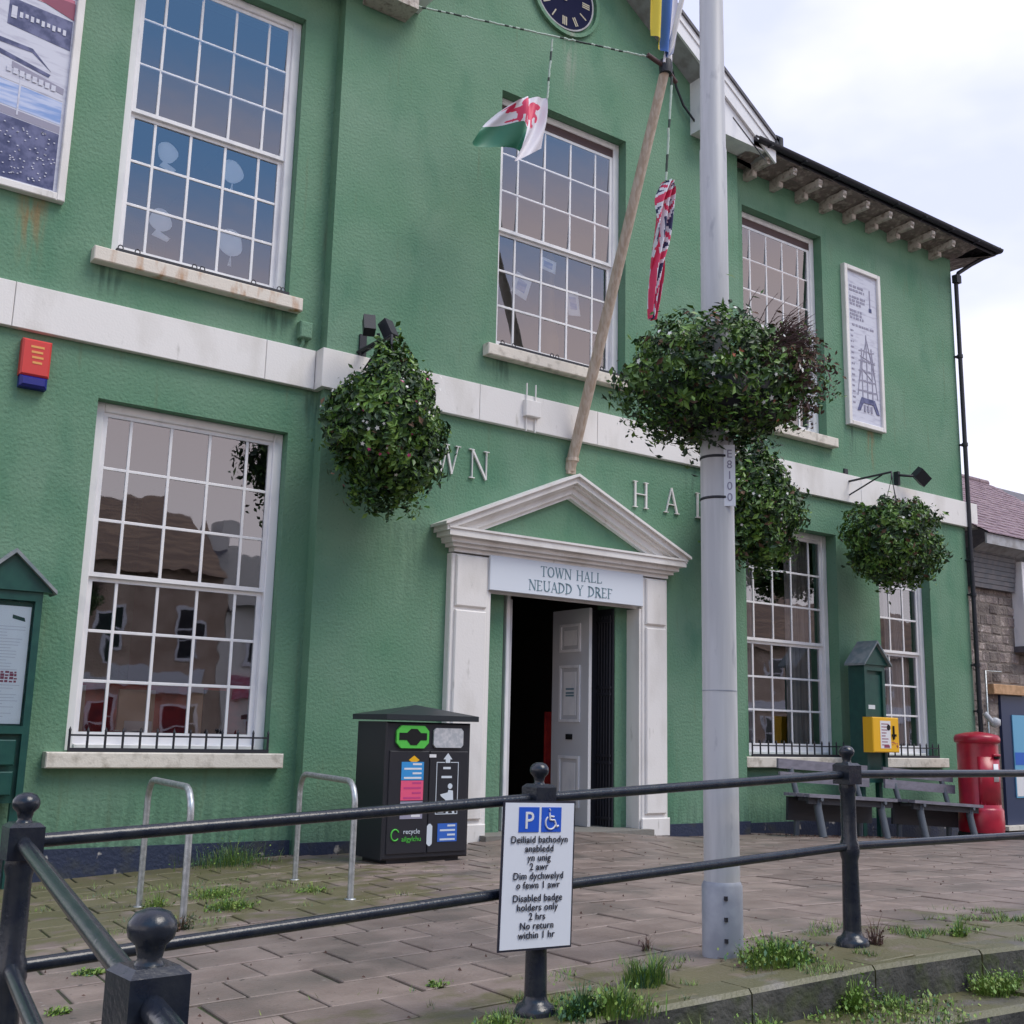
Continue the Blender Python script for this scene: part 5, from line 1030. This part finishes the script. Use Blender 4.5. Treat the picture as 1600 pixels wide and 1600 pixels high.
# ---------------------------------------------------------------- weeds
def tuft(lab, x, y, n, h, sp, mats, leafy=.3, seed=0, z=None, name='weed_clump'):
    n = int(n * 1.9); leafy *= .75; rs = random.Random(seed + 500); b = MB(); ids = [b.mi(m) for m in mats]; z = g(x, y) if z is None else z
    for i in range(n):
        a_ = rs.uniform(0, 2 * PI); r = sp * rs.random() ** .8 * (1 + .55 * mnoise.noise(Vector((math.cos(a_) * 1.3, math.sin(a_) * 1.3, seed)))) * (1.5 if rs.random() < .12 else 1); p = Vector((x + r * math.cos(a_), y + r * .75 * math.sin(a_), z - .01)); loc_ = 1 + .9 * mnoise.noise(p * 14); a2 = a_ + rs.gauss(0, .8); hh = max(.02, h * rs.uniform(.25, 1.15) * loc_ * (1 - .5 * min(1, r / sp)))
        lean = rs.uniform(.1, .8) * hh; d = Vector((math.cos(a2), math.sin(a2), 0)); sd_ = Vector((-d.y, d.x, 0)); k = rs.choice(ids)
        if rs.random() < leafy:
            c = p + d * lean + Vector((0, 0, hh * rs.uniform(.4, 1))); w = rs.uniform(.006, .017); nrm = Vector((rs.gauss(0, .5), rs.gauss(0, .5), 1)).normalized(); u = nrm.orthogonal().normalized(); v = nrm.cross(u)
            b.poly([c - u * w * 1.3, c - v * w * .6, c + u * w * 1.3, c + v * w * .6], [(0, 1, 2), (0, 2, 3)]); b.m[-1] = b.m[-2] = k
            b.poly([p, p + sd_ * .002, c], [(0, 1, 2)]); b.m[-1] = k
        else:
            w = rs.uniform(.0015, .0035); q1 = p + d * lean * .4 + Vector((0, 0, hh * .65)); q2 = p + d * lean + Vector((0, 0, hh))
            b.poly([p - sd_ * w, p + sd_ * w, q1 + sd_ * w * .8, q1 - sd_ * w * .8, q2], [(0, 1, 2, 3), (3, 2, 4)]); b.m[-1] = b.m[-2] = k
    o = b.build(name); tag(o, lab, 'weeds')
    if 'patch' in lab: stuff(o)
    return o
GM = ['grass', 'grass', 'grass', 'leaf_light', 'grass2', 'leaf_light']
tuft('bushy weed clump at the foot of the lamp post on its right', 5.25, -8.08, 900, .17, .24, GM, .6, 1)
tuft('bright grass tuft between the sign post and the lamp post', 4.33, -7.98, 420, .16, .13, ['grass', 'leaf_light', 'grass2'], .05, 2)
tuft('yellowish grass clump right of the sign post foot', 3.86, -8.28, 600, .13, .2, GM, .25, 3)
tuft('blue-green leafy weeds just right of the sign post foot', 3.66, -8.24, 420, .12, .12, ['grass2', 'grass2', 'leaf_light'], .55, 4)
tuft('grass sprigs left of the sign post foot', 3.26, -8.15, 260, .08, .14, GM, .3, 5)
tuft('small lone weed by the kerb right of the second post', 6.85, -8.2, 120, .13, .05, GM, .7, 6)
tuft('dry brown weed at the foot of the second railing post', 6.1, -8.12, 60, .15, .05, ['leaf_brown', 'twig'], .4, 7)
tuft('leafy weed growing up the kerb face', 5.35, -8.53, 220, .24, .05, ['leaf_light', 'grass'], .85, 8, g(5.3, -8.1) - .2)
tuft('bright green weeds on the lower ledge at the right', 6.45, -8.68, 600, .2, .17, ['leaf_light', 'grass'], .75, 9, g(6.4, -8.1) - .21)
tuft('weeds on the lower ledge below the lamp post', 4.55, -8.6, 500, .12, .25, GM, .6, 10, g(4.5, -8.1) - .2)
tuft('low weeds along the lower ledge in the middle', 5.55, -8.62, 700, .09, .5, GM, .7, 11, g(5.5, -8.1) - .2)
tuft('weeds at the front edge of the kerb below the sign', 4.1, -8.62, 320, .14, .18, GM, .6, 12, g(4.1, -8.1) - .2)
tuft('weeds spilling on the right end of the ledge', 6.95, -8.72, 400, .12, .25, GM, .7, 13, g(6.9, -8.1) - .21)
tuft('grassy weeds growing against the plinth between the cycle hoops', 5.2, -.15, 500, .28, .5, ['grass2', 'leaf', 'grass'], .4, 14)
tuft('trailing green weed on the slabs between the cycle hoops', 3.85, -3.4, 420, .12, .22, GM, .6, 15)
tuft('green weed patch in the joints right of the first cycle hoop', 4.1, -2.5, 500, .1, .35, GM, .5, 16)
tuft('small weed at the foot of the first cycle hoop', 3.45, -2.75, 120, .15, .12, GM, .5, 17)
tuft('dark weed at the near foot of the first cycle hoop', 3.17, -4.15, 90, .14, .07, ['leaf_dark', 'leaf_brown'], .6, 18)
tuft('weed at the foot of the second cycle hoop', 4.8, -2.95, 140, .08, .16, GM, .6, 19)
tuft('flat weed patch on the slabs behind the corner post', 2.2, -5.3, 200, .04, .12, GM, .6, 20)
tuft('small weed poking through the slabs by the near railing post', 1.75, -6.3, 90, .06, .06, GM, .7, 21)
tuft('lone sprig on the slabs left of the sign', 3.5, -7.2, 80, .05, .06, GM, .6, 22)
tuft('dry stalks growing beside the lamp post on its left', 4.95, -7.3, 26, .14, .03, ['leaf_brown', 'twig'], .2, 23)
# short grass and moss sprigs rooted along joints near the kerb and in the damp left corner
rs = random.Random(44); b = MB(); ids = [b.mi(m) for m in ('grass', 'grass2', 'leaf_light', 'grass')]
for i in range(60000):
    if i % 3 == 0: x, y = rs.uniform(1.2, 7.6), rs.uniform(-4.2, .1)
    else: x, y = rs.uniform(2.4, 10), rs.gauss(-8.1, .35)
    zone = (1 if y < -7.3 else max(0, min(1, (7.2 - x) / 3)))
    dn = mnoise.noise(Vector((x * 2.2, y * 2.2, 3))) + .5 * mnoise.noise(Vector((x * 7, y * 7, 1)))
    if dn * zone < .33 or y < ky(x) + .02: continue
    z = g(x, y); hh = rs.uniform(.008, .035) * (1 + dn); a_ = rs.uniform(0, 2 * PI); d = Vector((math.cos(a_), math.sin(a_), 0)); w = rs.uniform(.0015, .004); sd_ = Vector((-d.y, d.x, 0)); p = Vector((x, y, z))
    b.poly([p - sd_ * w, p + sd_ * w, p + d * hh * .8 + Vector((0, 0, hh))], [(0, 1, 2)]); b.m[-1] = rs.choice(ids)
tag(stuff(b.build('grass_sprigs')), 'fine green sprigs and moss between the slabs near the kerb and cycle hoops', 'grass')
rs = random.Random(31); b = MB()
for i in range(900):
    k = rs.random()
    if k < .5: x, y, z = rs.uniform(13.7, 18.6), rs.uniform(-1.3, -.1), None
    elif k < .65: x, y = rs.uniform(5.8, 8), -8.9 - rs.random() * .5; z = g(x, -8.1) - .355
    elif k < .7: x, y, z = rs.uniform(3, 8), rs.uniform(-8.2, -7.6), None
    else: x, y, z = rs.uniform(1.5, 14), rs.uniform(-7.8, -.2), None
    z = g(x, y) if z is None else z; s_ = rs.uniform(.008, .03) if k < .7 else rs.uniform(.006, .014); a_ = rs.uniform(0, PI); c, q_ = math.cos(a_) * s_, math.sin(a_) * s_
    b.poly([(x - c, y - q_, z + .006), (x + q_ * .5, y - c * .5, z + .012 + rs.random() * .015), (x + c, y + q_, z + .008), (x - q_ * .5, y + c * .5, z + .006)], [(0, 1, 2), (0, 2, 3)])
tag(stuff(b.build('fallen_leaves', 'litter')), 'scattered dead leaves on the paving and under the benches', 'leaves')
